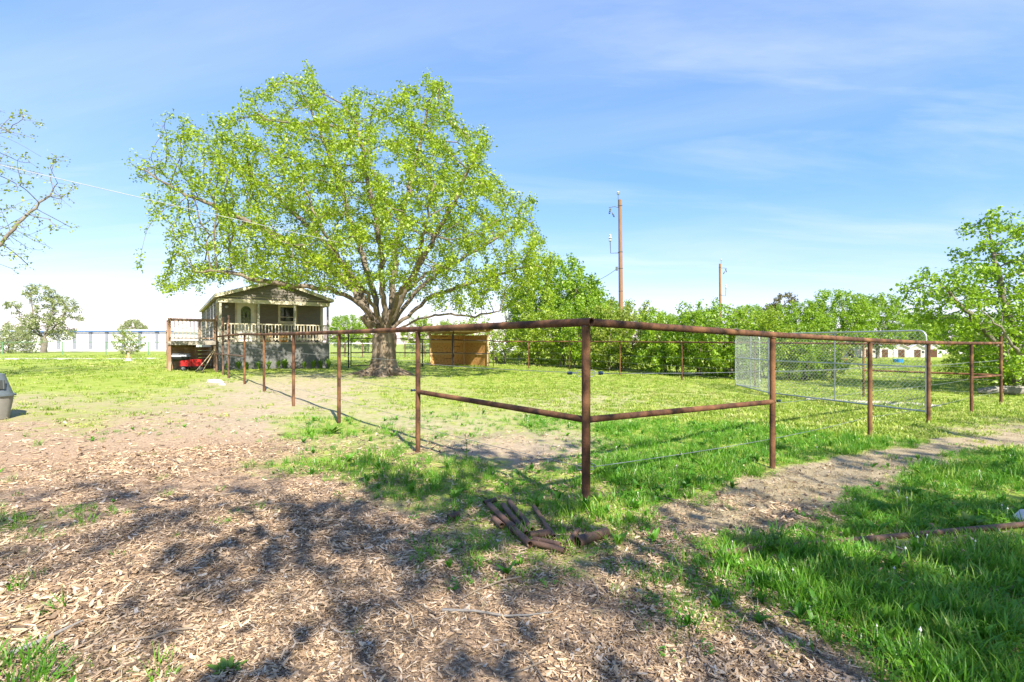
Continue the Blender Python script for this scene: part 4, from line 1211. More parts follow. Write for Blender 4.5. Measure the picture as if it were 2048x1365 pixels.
def cart():
    p = hp(-1.0, -.02 + .45, 0); p.z = g(p.x, p.y)
    t = thing('red_cart', 'red-sided garden cart with small wheels beside the grill', 'cart', p, HA - .1)
    for s, nm in ((-1, 'side_panel'), (1, 'side_panel')):
        MB().box((-.42, s * .24 - .01, .2), (.42, s * .24 + .01, .50)).build(nm, 'red_paint', t)
        for x in (-.41, 0, .41): MB().tube([(x, s * .255, .12), (x, s * .255, .52)], .011, 8).build('stake', 'dark_steel', t)
    MB().box((-.43, -.23, .2), (-.41, .23, .50)).build('end_panel', 'red_paint', t); MB().box((.41, -.23, .2), (.43, .23, .50)).build('end_panel', 'red_paint', t)
    MB().box((-.41, -.23, .18), (.41, .23, .198)).build('bed', 'dark_steel', t)
    for x in (-.3, .34):
        for s in (-1, 1):
            wh = MB().ring((x, s * .29, .115), (0, 1, 0), .09, .028, 18, 8).build('wheel', 'rubber', t, smooth=True)
            MB().lathe((x, s * .29 - .02, .115), [(.068, 0), (.068, .04)], 14, (0, 1, 0)).build('rim', 'grey_lid', wh)
        MB().tube([(x, -.29, .115), (x, .29, .115)], .012, 8).build('axle', 'dark_steel', t)
    MB().tube([(.44, 0, .2), (.62, 0, .25), (.9, 0, .62)], .013, 8).build('pull_handle', 'dark_steel', t, smooth=True)
cart()
# long-handled tools leaning on the deck corner post
def tool(px0, py0, px1, py1, head, lab):
    a_ = on_ground(px0, py0); b_ = atz(px1, py1, a_.y + .35)
    t = thing('leaning_rake' if head else 'leaning_pole', lab, 'tool', a_)
    MB(a_).tube([a_ + Vector((0, 0, .02)), b_], .016, 8).build('handle', 'handle_wood', t, smooth=True)
    u = (b_ - a_).normalized()
    s = Vector((.8, .5, 0)).normalized()
    if head:
        MB(a_).beam(a_ - s * .2 + Vector((0, 0, .03)), a_ + s * .2 + Vector((0, 0, .03)), .03, .03, (0, 0, 1)).build('head', 'dark_steel', t)
        for i in range(9):
            q = a_ - s * .19 + s * (.38 * i / 8) + Vector((0, 0, .03))
            MB(a_).tube([q, q + Vector((.03, -.06, -.02))], .004, 5).build('tine', 'dark_steel', t)
    else:
        MB(a_).tube([a_ + Vector((0, 0, .01)), a_ + u * .12], .022, 8).build('ferrule', 'dark_steel', t)
tool(391, 745, 434, 693, False, 'pale wooden pole leaning up to the deck corner')
tool(404, 746, 430, 700, True, 'rake with a pale handle leaning beside the pole')

# ------------------------------------------------------------------ plywood shelter
def shelter():
    ang = math.atan2(.61, .79)
    P0 = Vector((-3.0, 31, g(-3, 31)))
    t = thing('plywood_shelter', 'open three-sided shelter of orange strand board with a lumber roof', 'shelter', P0, ang)
    # local x along the left wall (towards -x), local y towards the viewer along the right wall (-y)
    LW, RW = 2.3, 2.62; h1, h2 = 1.86, 2.04
    # left/back wall: two sheets with lumber strips between
    for z0, z1 in ((.02, .66), (.78, 1.38), (1.50, 1.82)):
        MB().box((-LW, -.012, z0), (-.01, 0, z1)).build('strand_board', 'osb', t)
        MB().box((.0, -RW, z0), (.012, -.02, z1)).build('strand_board', 'osb', t)
    for z in (.66, 1.38):
        MB().box((-LW, -.05, z), (-.01, -.002, z + .12)).build('girt', 'lumber', t)
        MB().box((-.04, -RW, z), (.011, -.06, z + .12)).build('girt', 'lumber', t)
    for x, y in ((-LW - .03, -.03), (-.03, -.09), (-.02, -RW - .03)):
        MB().box((x - .045, y - .045, -.2), (x + .045, y + .045, h1 + .02)).build('post', 'lumber', t)
    p4 = MB().box((-LW - .055, -RW - .055, -.2), (-LW + .005, -RW + .005, h2 + .02))
    p4.build('post', 'black_pipe', t)
    # roof slopes up to the open front
    rb = lambda y: h1 + (h2 - h1) * (-y / RW)
    for i in range(6):
        x = -LW - .1 + i * (LW + .2) / 5
        MB().beam((x, .2, rb(.2) + .06), (x, -RW - .3, rb(-RW - .3) + .06), .04, .11, (0, 0, 1)).build('rafter', 'lumber', t)
    for y in (-.03, -RW):
        MB().beam((-LW - .2, y, rb(y) - .04), (.16, y, rb(y) - .04), .09, .06, (0, 0, 1)).build('beam', 'lumber', t)
    MB().prism([(-LW - .25, .28, rb(.28) + .12), (-LW - .25, -RW - .38, rb(-RW - .38) + .12), (-LW - .25, -RW - .38, rb(-RW - .38) + .15), (-LW - .25, .28, rb(.28) + .15)], (LW + .45, 0, 0)).build('roof_sheet', 'lumber', t)
    # stamped print rows on the boards
    for k, (x, z) in enumerate(((-1.6, 1.72), (-1.35, .40), (-.75, 1.12))):
        pm = MB()
        for i in range(7):
            pm.box((x + i * .075, -.0145, z), (x + i * .075 + (.05 if i % 3 else .03), -.0125, z + .05))
        pm.build('stamp_print', 'dark_wood', t)
shelter()

# ------------------------------------------------------------------ utility poles and cables
def utility_pole(px, d, topy, lab, side, lean=0.0, extras=True, group=None):
    b_ = atd(px, d); H = CAM_H + (HY - topy) * d / F - b_.z
    t = thing('utility_pole', lab, 'utility pole', b_)
    MB().tube([(0, 0, -.4), (lean * .5, 0, H * .5), (lean, 0, H)], [.165, .14, .115], 14).build('pole', 'pole_wood', t, smooth=True)
    X = lean
    # pole-top pin insulator
    MB().tube([(X - .12 * side, 0, H - .4), (X - .12 * side, 0, H + .42)], .018, 8).build('top_pin', 'pole_metal', t)
    MB().lathe((X - .12 * side, 0, H + .34), [(.03, 0), (.13, .05), (.05, .1), (.11, .15), (.04, .22)], 14).build('insulator', 'porcelain', t, smooth=True)
    # arrester bracket
    br_ = MB().tube([(X, 0, H - .55), (X - .35 * side, 0, H - .45), (X - .75 * side, 0, H - .52)], .025, 8).build('bracket', 'pole_metal', t, smooth=True)
    MB().lathe((X - .72 * side, 0, H - .95), [(.03, 0), (.07, .06), (.045, .12), (.07, .18), (.045, .24), (.07, .3), (.03, .4)], 12, (.25 * side, 0, 1)).build('arrester', 'pole_metal', br_, smooth=True)
    MB().lathe((X - .38 * side, 0, H - 1.15), [(.03, 0), (.065, .06), (.04, .12), (.065, .18), (.04, .24), (.03, .34)], 12, (-.5 * side, 0, 1)).build('cutout', 'pole_metal', br_, smooth=True)
    # lower stand-off with fuse holder
    l_ = MB().tube([(X, 0, H - 3.55), (X - .62 * side, 0, H - 3.58), (X - .66 * side, 0, H - 2.75)], .03, 8).build('standoff', 'pole_metal', t, smooth=True)
    MB().lathe((X - .66 * side, 0, H - 2.8), [(.05, 0), (.11, .06), (.05, .14), (.13, .22), (.06, .32), (.09, .42), (.02, .5)], 12).build('insulator', 'porcelain', l_, smooth=True)
    MB().box((X - .24 * side - .05, -.12, H - 4.75), (X - .24 * side + .08, .02, H - 4.5)).build('clevis', 'pole_metal', t)
    for z in (H - .4, H - 3.5, H - 4.6, H * .45): MB().ring((lean * z / H, 0, z), (0, 0, 1), .15, .012, 14, 5).build('band', 'pole_metal', t)
    return b_, H
pb, pH = utility_pole(1243, 33.5, 400, 'tall brown utility pole rising from the bushes right of the big tree', 1, -.1)
qb, qH = utility_pole(1441.5, 56, 528, 'farther utility pole at the right of the tall one', -1, -.08)
ob = Vector((-9.4, 5.2, g(-9.4, 5.2))); oH = 4.0
t = thing('cable_post', 'short wooden post past the left edge carrying the pale service cable', 'pole', ob)
MB().tube([(0, 0, -.3), (0, 0, oH + .2)], [.09, .075], 12).build('pole', 'pole_wood', t, smooth=True)
MB().lathe((.09, .05, oH - .06), [(.02, 0), (.05, .03), (.03, .06), (.05, .09), (.02, .12)], 12).build('insulator', 'porcelain', t, smooth=True)
mp_ = atd(1142, 38.6); mh = CAM_H + (HY - 572) * 38.6 / F - mp_.z
t = thing('service_mast', 'short service pole hidden in the bushes where both cables meet', 'pole', mp_)
MB().tube([(0, 0, -.3), (0, 0, mh)], .07, 12).build('mast', 'pole_wood', t, smooth=True)
MB().box((-.16, -.2, 1.3), (.16, -.06, 1.85)).build('meter_box', 'grey_steel', t)
MB().lathe((0, 0, mh), [(.05, 0), (.09, .03), (.06, .12), (.02, .16)], 12).build('weather_head', 'galv', t, smooth=True)
a_ = Vector((mp_.x, mp_.y, mp_.z + mh)); b_ = Vector((ob.x + .09, ob.y + .05, ob.z + oH))
cb_ = MB(a_).tube(sag(a_, b_, .28, 40), .0065, 8).build('service_cable', 'cable', None, smooth=True); cb_.location = a_
tag(cb_, 'pale overhead service cable crossing in front of the big tree', 'cable')
b_ = Vector((pb.x - .28, pb.y - .06, pb.z + pH - 4.6))
cb_ = MB(a_).tube(sag(a_, b_, .35, 20), .014, 6).build('drop_wire', 'pole_metal', None, smooth=True); cb_.location = a_
tag(cb_, 'thin dark wire dropping from the tall utility pole into the trees', 'wire')

# ------------------------------------------------------------------ far left: green fence, cone, storage building
gp = [(-90, 56), (5, 52), (125, 51), (212, 50), (297, 49), (400, 49)]
go = atd(5, 52)
gf = thing('green_fence', 'thin green pipe and wire fence across the field at far left', 'fence', go)
G = [atd(px, d) for px, d in gp]
for p in G: MB(go).tube([p - Vector((0, 0, .2)), p + Vector((0, 0, 1.3))], .05, 10).build('post', 'green_pipe', gf, smooth=True)
MB(go).tube([p + Vector((0, 0, 1.28)) for p in G], .03, 8).build('top_rail', 'green_pipe', gf, smooth=True)
wire_run(gf, go, G, (.25, .55, .85), r=.006, sg=.02)
# grey field fence far behind the trunk
fo = atd(700, 44)
ff = thing('field_fence', 'grey wire field fence far behind the big trunk', 'fence', fo)
Q = [atd(px, d) for px, d in ((655, 42), (690, 43), (725, 43.5), (765, 44), (810, 45), (850, 46), (885, 47))]
for p in Q: MB(fo).tube([p - Vector((0, 0, .2)), p + Vector((0, 0, 1.25))], .05, 8).build('post', 'rust_dark', ff, smooth=True)
MB(fo).tube([p + Vector((0, 0, 1.22)) for p in Q], .025, 8).build('top_rail', 'galv', ff, smooth=True)
wm = MB(fo)
for p, q in zip(Q[:-1], Q[1:]):
    for h in np.arange(.1, 1.2, .15): wm.tube([p + Vector((0, 0, h)), q + Vector((0, 0, h))], .006, 3, cap=False)
    for i in range(14): wm.tube([p.lerp(q, i / 14) + Vector((0, 0, .05)), p.lerp(q, i / 14) + Vector((0, 0, 1.2))], .005, 3, cap=False)
wm.build('wire_mesh', 'galv', ff)

c0 = on_ground(257, 722.5)
t = thing('traffic_cone', 'faded orange traffic cone with a pale base on the track edge', 'traffic cone', c0)
t.scale = (.62, .62, .66)
MB().box((-.3, -.3, 0), (.3, .3, .07)).build('base', 'cone_white', t)
cn = MB().lathe((0, 0, .07), [(.24, 0), (.20, .18)], 20).build('skirt', 'cone_white', t, smooth=True)
MB().lathe((0, 0, .25), [(.20, 0), (.085, .52), (.07, .56)], 20).build('cone_body', 'cone', t, smooth=True)

def storage():
    A = atd(-420, 108); B = atd(345, 92)
    u = (B - A); u.z = 0; L = u.length; u.normalize(); ang = math.atan2(u.y, u.x)
    H = 3.35
    t = thing('storage_building', 'long white storage building with grey pilasters and a blue roof edge', 'building', (A.x, A.y, A.z), ang)
    MB().box((0, .12, -.5), (L, 8, H)).build('wall', 'white_steel', t)
    n = 26; st = L / n
    for i in range(n):
        x = i * st
        MB().box((x, -.06, -.5), (x + .62, .118, H - .01)).build('pilaster', 'grey_steel', t)
        d_ = MB().box((x + .68, .04, -.3), (x + st - .06, .116, H - .35)).build('roller_door', 'white_steel', t)
        rib = MB()
        for k in range(9): rib.box((x + .70, .022, .05 + k * .32), (x + st - .08, .038, .09 + k * .32))
        rib.build('door_rib', 'white_steel', d_)
    MB().box((-.3, -.35, H), (L + .3, -.1, H + .22)).build('gutter', 'blue_trim', t)
    MB().prism([(-.3, -.1, H + .002), (-.3, 8.3, H + .002), (-.3, 4, H + .55), (-.3, -.1, H + .2)], (L + .6, 0, 0)).build('roof', 'white_steel', t)
storage()

# ------------------------------------------------------------------ plastic pet carrier at the left edge
def carrier():
    p = on_ground(-62, 842)
    t = thing('pet_carrier', 'grey plastic pet carrier cut off by the left edge', 'pet carrier', p, R(-25))
    def shell(z0, z1, a0, a1, b0, b1, name, m):
        mb = MB(); n = 6; vs = []; rings = []
        for k in range(n + 1):
            f = k / n; z = z0 + (z1 - z0) * f; A_ = a0 + (a1 - a0) * f; B_ = b0 + (b1 - b0) * f
            for i in range(32):
                an = 2 * math.pi * (i + .5) / 32
                c_, s_ = math.cos(an), math.sin(an)
                q = (abs(c_) ** 5 + abs(s_) ** 5) ** (-1 / 5)
                vs.append((A_ * c_ * q, B_ * s_ * q, z))
        fs = [(k * 32 + i, k * 32 + (i + 1) % 32, (k + 1) * 32 + (i + 1) % 32, (k + 1) * 32 + i) for k in range(n) for i in range(32)]
        fs += [tuple(range(31, -1, -1)), tuple(n * 32 + i for i in range(32))]
        return mb.add(vs, fs).build(name, m, t, smooth=True)
    shell(0, .38, .27, .31, .44, .49, 'lower_shell', 'crate_low')
    shell(.38, .41, .335, .335, .515, .515, 'rim', 'crate_top')
    top = shell(.41, .74, .305, .235, .485, .39, 'upper_shell', 'crate_top')
    shell(.74, .78, .225, .15, .375, .28, 'roof_panel', 'crate_top')
    for s in (-1, 1):
        v = MB(); v.add([(s * .302, -.33, .50), (s * .302, .33, .50), (s * .283, .33, .645), (s * .283, -.33, .645)], [(0, 1, 2, 3)])
        v.build('vent_grille', 'vent_dark', top)
        for i in range(12):
            y = -.31 + i * .056; MB().beam((s * .305, y, .50), (s * .286, y, .645), .008, .008).build('vent_bar', 'crate_top', top)
    dr = MB()
    for i in range(9): dr.tube([(-.18 + i * .045, -.50, .1), (-.16 + i * .04, -.455, .62)], .005, 5)
    dr.build('wire_door', 'dark_steel', t)
    for s in (-1, 1):
        MB().box((s * .30 - .02, -.08, .37), (s * .30 + .06 * s + .02, .08, .43)).build('latch', 'crate_low', t)
carrier()

# ------------------------------------------------------------------ far right: hutches, barn, tubs, trailer
ho = 60
for k, px in enumerate((1702, 1738, 1770, 1803, 1835, 1868)):
    p = atd(px, ho); dk = ('doorway in shadow', 'brown door', 'wide dark doorway', 'brown doorway', 'narrow dark door', 'brown door panel')[k]
    nth = ('leftmost', 'second from left', 'third from left', 'fourth from left', 'fifth from left', 'rightmost')[k]
    t = thing('hutch', 'small white gabled hutch with a dark doorway, %s of the row' % nth, 'hutch', p, R(-28) + .05 * (k % 3 - 1), 'row of white hutches beyond the paddock')
    W_ = 1.5; H_ = 1.15
    MB().box((-W_ / 2, 0, -.2), (W_ / 2, 2.0, H_)).build('wall', 'hutch_white', t)
    MB().prism([(-W_ / 2, -.002, H_ + .002), (W_ / 2, -.002, H_ + .002), (0, -.002, H_ + .42)], (0, 2.0, 0)).build('gable', 'hutch_white', t)
    for s in (-1, 1): MB().beam((s * (W_ / 2 + .12), 1.0, H_ - .04), (0, 1.0, H_ + .46), 2.3, .05, (0, 0, 1)).build('roof', 'hutch_white', t)
    MB().box((-.3, -.03, -.1), (.3, -.004, .95)).build('door', 'dark_wood', t)
    if k in (1, 4): MB().box((.42, -.03, .55), (.62, -.004, .8)).build('window', 'vent_dark', t)
bp = atd(1655, 80)
t = thing('long_barn', 'long low barn with a brown roof behind the white hutches', 'barn', bp, R(-4))
MB().box((0, 0, -.5), (24, 7, 1.25)).build('wall', 'hutch_white', t)
MB().prism([(-.4, -.5, 1.2), (-.4, 7.5, 1.2), (-.4, 3.5, 1.9)], (24.8, 0, 0)).build('roof', 'brown_roof', t)
for i in range(8): MB().box((1 + i * 2.9, -.03, -.1), (2.2 + i * 2.9, -.002, 1.0)).build('door', 'dark_wood', t)
def tub(px, py, r, h, m, name, lab):
    p = on_ground(px, py)
    t = thing(name, lab, 'tub', p)
    MB().lathe((0, 0, 0), [(r * .86, 0), (r * .93, h * .5), (r, h), (r * .94, h), (r * .85, h * .35), (.02, h * .33)], 24).build('shell', m, t, smooth=True)
    MB().ring((0, 0, h), (0, 0, 1), r, .02, 24, 6).build('rim', m, t, smooth=True)
tub(1796, 727, .36, .34, 'tub_blue', 'water_tub', 'blue plastic water tub in front of the white hutches')
tub(1688, 722.5, .30, .22, 'tub_orange', 'feed_tub', 'orange feed tub near the left hutch')
# arched hay-ring piece and a stake near the tubs
p = on_ground(1690, 741)
t = thing('bale_ring', 'dark arched metal bale feeder ring on the grass behind the kennel', 'feeder', p, R(-20))
for y in (0, .9):
    MB().tube([(1.0 * math.cos(a_), y, 1.0 * math.sin(a_) * .62) for a_ in np.linspace(0, math.pi, 15)], .02, 8).build('hoop', 'black_pipe', t, smooth=True)
for a_ in (.5, 1.2, 1.9, 2.6):
    MB().tube([(math.cos(a_), 0, math.sin(a_) * .62), (math.cos(a_), .9, math.sin(a_) * .62)], .016, 8).build('bar', 'black_pipe', t, smooth=True)
# white trailer behind the shelter
p = atd(998, 50)
t = thing('white_trailer', 'white box trailer half hidden behind the plywood shelter', 'trailer', p, R(12))
MB().box((-2.3, 0, .5), (2.3, 2, 2.0)).build('body', 'white_steel', t)
for z in (.8, 1.1, 1.4, 1.7): MB().box((-2.3, -.02, z), (2.3, -.001, z + .04)).build('side_rib', 'grey_steel', t)
for x in (-.5, .4):
    wh = MB().ring((x, .05, .33), (0, 1, 0), .24, .09, 18, 8).build('wheel', 'rubber', t, smooth=True)
    MB().lathe((x, -.02, .33), [(.18, 0), (.18, .1)], 14, (0, 1, 0)).build('rim', 'galv', wh)
MB().tube([(2.3, 1, .55), (3.2, 1, .5)], .05, 8).build('hitch', 'dark_steel', t)

# ------------------------------------------------------------------ loose pipes, stones
def loose_pipe(x0, y0, x1, y1, r, lab, name='loose_pipe', coupling=None, lift=0.0, sink=0.0, grp='rusty pipe offcuts in a heap'):
    a_ = on_ground(x0, y0); b_ = on_ground(x1, y1)
    lift += max(0, max(g(*a_.lerp(b_, k / 12).xy) - a_.lerp(b_, k / 12).z for k in range(13)))
    a_.z += r * .9 + .012 + lift; b_.z += r * .9 + .012 + lift; a_.z -= sink
    mb = MB(a_); mb.pipe(b_, a_, r, .004, 18)
    t = thing(name, lab, 'pipe', a_, 0, grp)
    mb.build('tube_wall', 'rust_dark', t, smooth=True)
    for c_ in ([coupling] if coupling else []):
        q = a_.lerp(b_, c_); d_ = (b_ - a_).normalized()
        MB(a_).pipe(q - d_ * .045, q + d_ * .045, r + .006, .005, 18).build('coupling', 'rust_dark', t, smooth=True)
    return t
loose_pipe(978, 1018, 1060, 1100, .023, 'longest rusty pipe in the heap, with a coupling, at its front left', coupling=.62)
loose_pipe(1006, 1018, 1053, 1077, .022, 'rusty pipe left of the parallel pair in the heap')
loose_pipe(1018, 1011, 1065, 1069, .022, 'rusty pipe right of the parallel pair in the heap')
loose_pipe(1068, 1021, 1108, 1082, .018, 'thin rusty pipe sunk in grass right of the parallel pair')
loose_pipe(968, 1014, 991, 1007, .021, 'short pipe stub lying across the far end of the heap')
loose_pipe(987, 1045, 1004, 1060, .022, 'short pipe stub at the left side of the long pipe')
loose_pipe(897, 1044, 917, 1038, .024, 'lone short pipe stub on the chips left of the heap', grp=None)
loose_pipe(1060, 1079, 1096, 1077, .023, 'short pipe lying crosswise at the front of the parallel pair', coupling=.8)
loose_pipe(1066, 1086, 1121, 1099, .018, 'upper of two slim pipes at the heap front')
loose_pipe(1062, 1094, 1129, 1111, .018, 'lower of two slim pipes at the heap front')
loose_pipe(1157, 1097, 1213, 1077, .033, 'thick rusty pipe stub at the right of the heap', coupling=.1)
loose_pipe(1134, 1096, 1156, 1068, .017, 'thin pipe stub tucked behind the thick stub')
loose_pipe(1372, 1112, 2230, 1047, .021, 'long rusty pipe lying in the grass at right', 'long_pipe', lift=.012, sink=.06, grp=None)

def stone(px, py, sx, sy, sz, lab, seed):
    p = on_ground(px, py)
    bm = bmesh.new(); bmesh.ops.create_icosphere(bm, subdivisions=3, radius=1)
    rg = random.Random(seed); k = [rg.uniform(0, 9) for _ in range(6)]
    for v in bm.verts:
        n_ = 1 + .13 * math.sin(2.1 * v.co.x + k[0]) * math.cos(2.6 * v.co.y + k[1]) + .09 * math.sin(4.5 * v.co.z + k[2] + 3 * v.co.x) + .05 * math.sin(8 * v.co.y + k[3])
        v.co = Vector((v.co.x * sx * n_, v.co.y * sy * n_, max(v.co.z, -.5) * sz * n_))
    me = bpy.data.meshes.new('rock'); bm.to_mesh(me); bm.free()
    o = link_mesh('rock', me, 'limestone', smooth=True)
    o.location = p + Vector((0, 0, sz * .3))
    tag(o, lab, 'rock')
stone(430, 766, .27, .2, .09, 'flat white rock on the lawn before the house', 1)
stone(444, 771, .09, .07, .05, 'small white stone right of the flat white rock', 2)
stone(2052, 1046, .075, .07, .07, 'pale round rock at the right edge above the long pipe', 3)
lg = MB(atd(1990, 15)).tube([atd(1955, 15.4) + Vector((0, 0, .1)), atd(1990, 15.2) + Vector((0, 0, .15)), atd(2030, 15.2) + Vector((0, 0, .14)), atd(2075, 15.4) + Vector((0, 0, .2))], [.07, .12, .14, .17], 12).build('fallen_log', 'root_wood', None, smooth=True)
lg.location = atd(1990, 15); tag(lg, 'grey fallen log under the leaning tree', 'log')

# ------------------------------------------------------------------ leafy plants along the skirting and weeds by the fence
def plant_mesh(key, n, h, wd, seed, upright=.8):
    rg = random.Random(seed); mb = MB()
    for i in range(n):
        a_ = rg.uniform(0, 6.28); L = h * rg.uniform(.6, 1.1); lean = rg.uniform(.15, 1.0) * (1.3 - upright)
        c_, s_ = math.cos(a_), math.sin(a_)
        pts = [Vector((c_ * lean * L * t ** 1.6, s_ * lean * L * t ** 1.6, L * (t - .3 * lean * t * t))) for t in (0, .3, .6, .85, 1)]
        wv = [.25, .9, 1, .6, .05]; sd = Vector((-s_, c_, 0)) * wd / 2
        vs = []
        for p, w_ in zip(pts, wv): vs += [p - sd * w_, p + Vector((0, 0, -.1 * wd)), p + sd * w_]
        fs = []
        for k in range(4): fs += [(k * 3, k * 3 + 1, k * 3 + 4, k * 3 + 3), (k * 3 + 1, k * 3 + 2, k * 3 + 5, k * 3 + 4)]
        mb.add(vs, fs)
    me = bpy.data.meshes.new(key); me.from_pydata(mb.v, [], mb.f); me.update()
    a = me.attributes.new('tint', 'FLOAT', 'POINT')
    a.data.foreach_set('value', np.repeat(np.random.default_rng(seed).random(n), 15).astype(np.float32))
    me.materials.append(MATS['leaf_plant']); return me
pl = [plant_mesh('leafy_plant', 26, .5, .085, s) for s in (3, 4, 5)]
names = ('first', 'second', 'third', 'fourth', 'fifth', 'sixth', 'seventh', 'eighth', 'ninth', 'tenth', 'eleventh', 'twelfth')
for i in range(12):
    u = .35 + i * .40 + random.uniform(-.08, .08)
    p = hp(u, -.28 - random.uniform(0, .22), 0); p.z = g(p.x, p.y) - .02
    o = link_mesh('leafy_plant', pl[i % 3], None); o.location = p; o.rotation_euler = (0, 0, random.uniform(0, 6)); s = random.uniform(.75, 1.15); o.scale = (s, s, s)
    tag(o, 'broad-leaved green plant against the house skirting, %s from the left' % names[i], 'plant', 'plants along the house skirting')
wd = plant_mesh('rosette', 14, .17, .05, 8, .25)
for px, py, s, lab in ((665, 868, 1.6, 'broad-leaved weed beside the third fence post left of the corner'), (455, 1345, .6, 'low dandelion-like weed at the bottom edge in the chips'), (1935, 1052, 1.1, 'broad weed behind the long pipe at right')):
    o = link_mesh('broadleaf_weed', wd, None); o.location = on_ground(px, py) - Vector((0, 0, .01)); o.scale = (s, s, s * .6); tag(o, lab, 'weed')
def tall_weed(px, py, top, lab):
    p = on_ground(px, py); H = (py - top) * p.y / F
    t = thing('tall_weed', lab, 'weed', p)
    MB().tube([(0, 0, -.02), (.01, .01, H * .5), (-.01, 0, H)], [.005, .004, .002], 6).build('stem', 'leaf_plant', t)
    rg = random.Random(3); mb = MB()
    for i in range(34):
        z = H * rg.uniform(.1, 1.0); a_ = rg.uniform(0, 6.28); L = .06 * rg.uniform(.5, 1.1) * (1.2 - .6 * z / H)
        b_ = Vector((0, 0, z)); e = b_ + Vector((math.cos(a_) * L, math.sin(a_) * L, L * rg.uniform(-.1, .6))); sd = Vector((-math.sin(a_), math.cos(a_), 0)) * L * .25
        mb.add([b_, b_.lerp(e, .5) + sd, e, b_.lerp(e, .5) - sd], [(0, 1, 2, 3)])
    o = mb.build('leaves', 'leaf_plant', t)
    o.data.attributes.new('tint', 'FLOAT', 'POINT').data.foreach_set('value', np.random.default_rng(1).random(len(o.data.vertices)).astype(np.float32))
tall_weed(932, 925, 868, 'tall thin weed between the corner post and the next post left')
tall_weed(1548, 1108, 1062, 'thin seeding weed standing by the long pipe')

# ------------------------------------------------------------------ scattered ground cover
def proto_collection(name, meshes):
    col = bpy.data.collections.new(name)
    for i, me in enumerate(meshes):
        col.objects.link(bpy.data.objects.new('%s_%02d' % (name, i), me))
    return col
def scatter(name, col, pos, rot, scl, idx, label, cat):
    me = bpy.data.meshes.new(name)
    me.vertices.add(len(pos)); me.vertices.foreach_set('co', np.ascontiguousarray(pos, np.float32).ravel())
    a = me.attributes.new('rot', 'FLOAT_VECTOR', 'POINT'); a.data.foreach_set('vector', np.ascontiguousarray(rot, np.float32).ravel())
    a = me.attributes.new('scl', 'FLOAT_VECTOR', 'POINT'); a.data.foreach_set('vector', np.ascontiguousarray(scl, np.float32).ravel())
    a = me.attributes.new('pick', 'INT', 'POINT'); a.data.foreach_set('value', np.ascontiguousarray(idx, np.int32))
    o = bpy.data.objects.new(name, me); C.objects.link(o)
    tag(o, label, cat, kind='stuff')
    ng = bpy.data.node_groups.new(name + '_nodes', 'GeometryNodeTree')
    ng.interface.new_socket('Geometry', in_out='INPUT', socket_type='NodeSocketGeometry')
    ng.interface.new_socket('Geometry', in_out='OUTPUT', socket_type='NodeSocketGeometry')
    N = ng.nodes; gi = N.new('NodeGroupInput'); gout = N.new('NodeGroupOutput')
    ci = N.new('GeometryNodeCollectionInfo'); ci.inputs['Collection'].default_value = col
    ci.inputs['Separate Children'].default_value = True; ci.inputs['Reset Children'].default_value = True
    ip = N.new('GeometryNodeInstanceOnPoints'); ip.inputs['Pick Instance'].default_value = True
    def na(nm, ty):
        q = N.new('GeometryNodeInputNamedAttribute'); q.data_type = ty; q.inputs['Name'].default_value = nm; return q.outputs['Attribute']
    L = ng.links
    L.new(gi.outputs[0], ip.inputs['Points']); L.new(ci.outputs[0], ip.inputs['Instance'])
    L.new(na('pick', 'INT'), ip.inputs['Instance Index'])
    e2r = N.new('FunctionNodeEulerToRotation'); L.new(na('rot', 'FLOAT_VECTOR'), e2r.inputs[0]); L.new(e2r.outputs[0], ip.inputs['Rotation'])
    L.new(na('scl', 'FLOAT_VECTOR'), ip.inputs['Scale']); L.new(ip.outputs[0], gout.inputs[0])
    md = o.modifiers.new('scatter', 'NODES'); md.node_group = ng
    return o
def blade_tuft(name, n, h, rad, wd, m, seed, bend=.6):
    rg = np.random.default_rng(seed)
    V = []; Fc = []
    for i in range(n):
        a = rg.uniform(0, 6.28); q = rad * math.sqrt(rg.random()); b = np.array([q * math.cos(a), q * math.sin(a), -.01])
        L = h * rg.uniform(.5, 1.15); a2 = a + rg.normal(0, 1.0); dr = np.array([math.cos(a2), math.sin(a2), 0]); k = bend * rg.uniform(.3, 1.3)
        sd = np.array([-dr[1], dr[0], 0]) * wd * rg.uniform(.7, 1.3) / 2
        tw = rg.normal(0, .5); sd = sd * math.cos(tw) + dr * wd / 2 * math.sin(tw)
        base = len(V)
        for t, w_ in ((0, .8), (.4, 1.), (.75, .7)):
            p = b + dr * k * L * t ** 1.9 + np.array([0, 0, L * (t - .32 * k * t ** 2.2)])
            V += [p - sd * w_, p + sd * w_]
        V.append(b + dr * k * L + np.array([0, 0, L * (1 - .36 * k)]))
        Fc += [(base, base + 1, base + 3, base + 2), (base + 2, base + 3, base + 5, base + 4), (base + 4, base + 5, base + 6)]
    me = bpy.data.meshes.new(name); me.from_pydata([tuple(v) for v in V], [], Fc); me.update(); me.materials.append(MATS[m]); return me
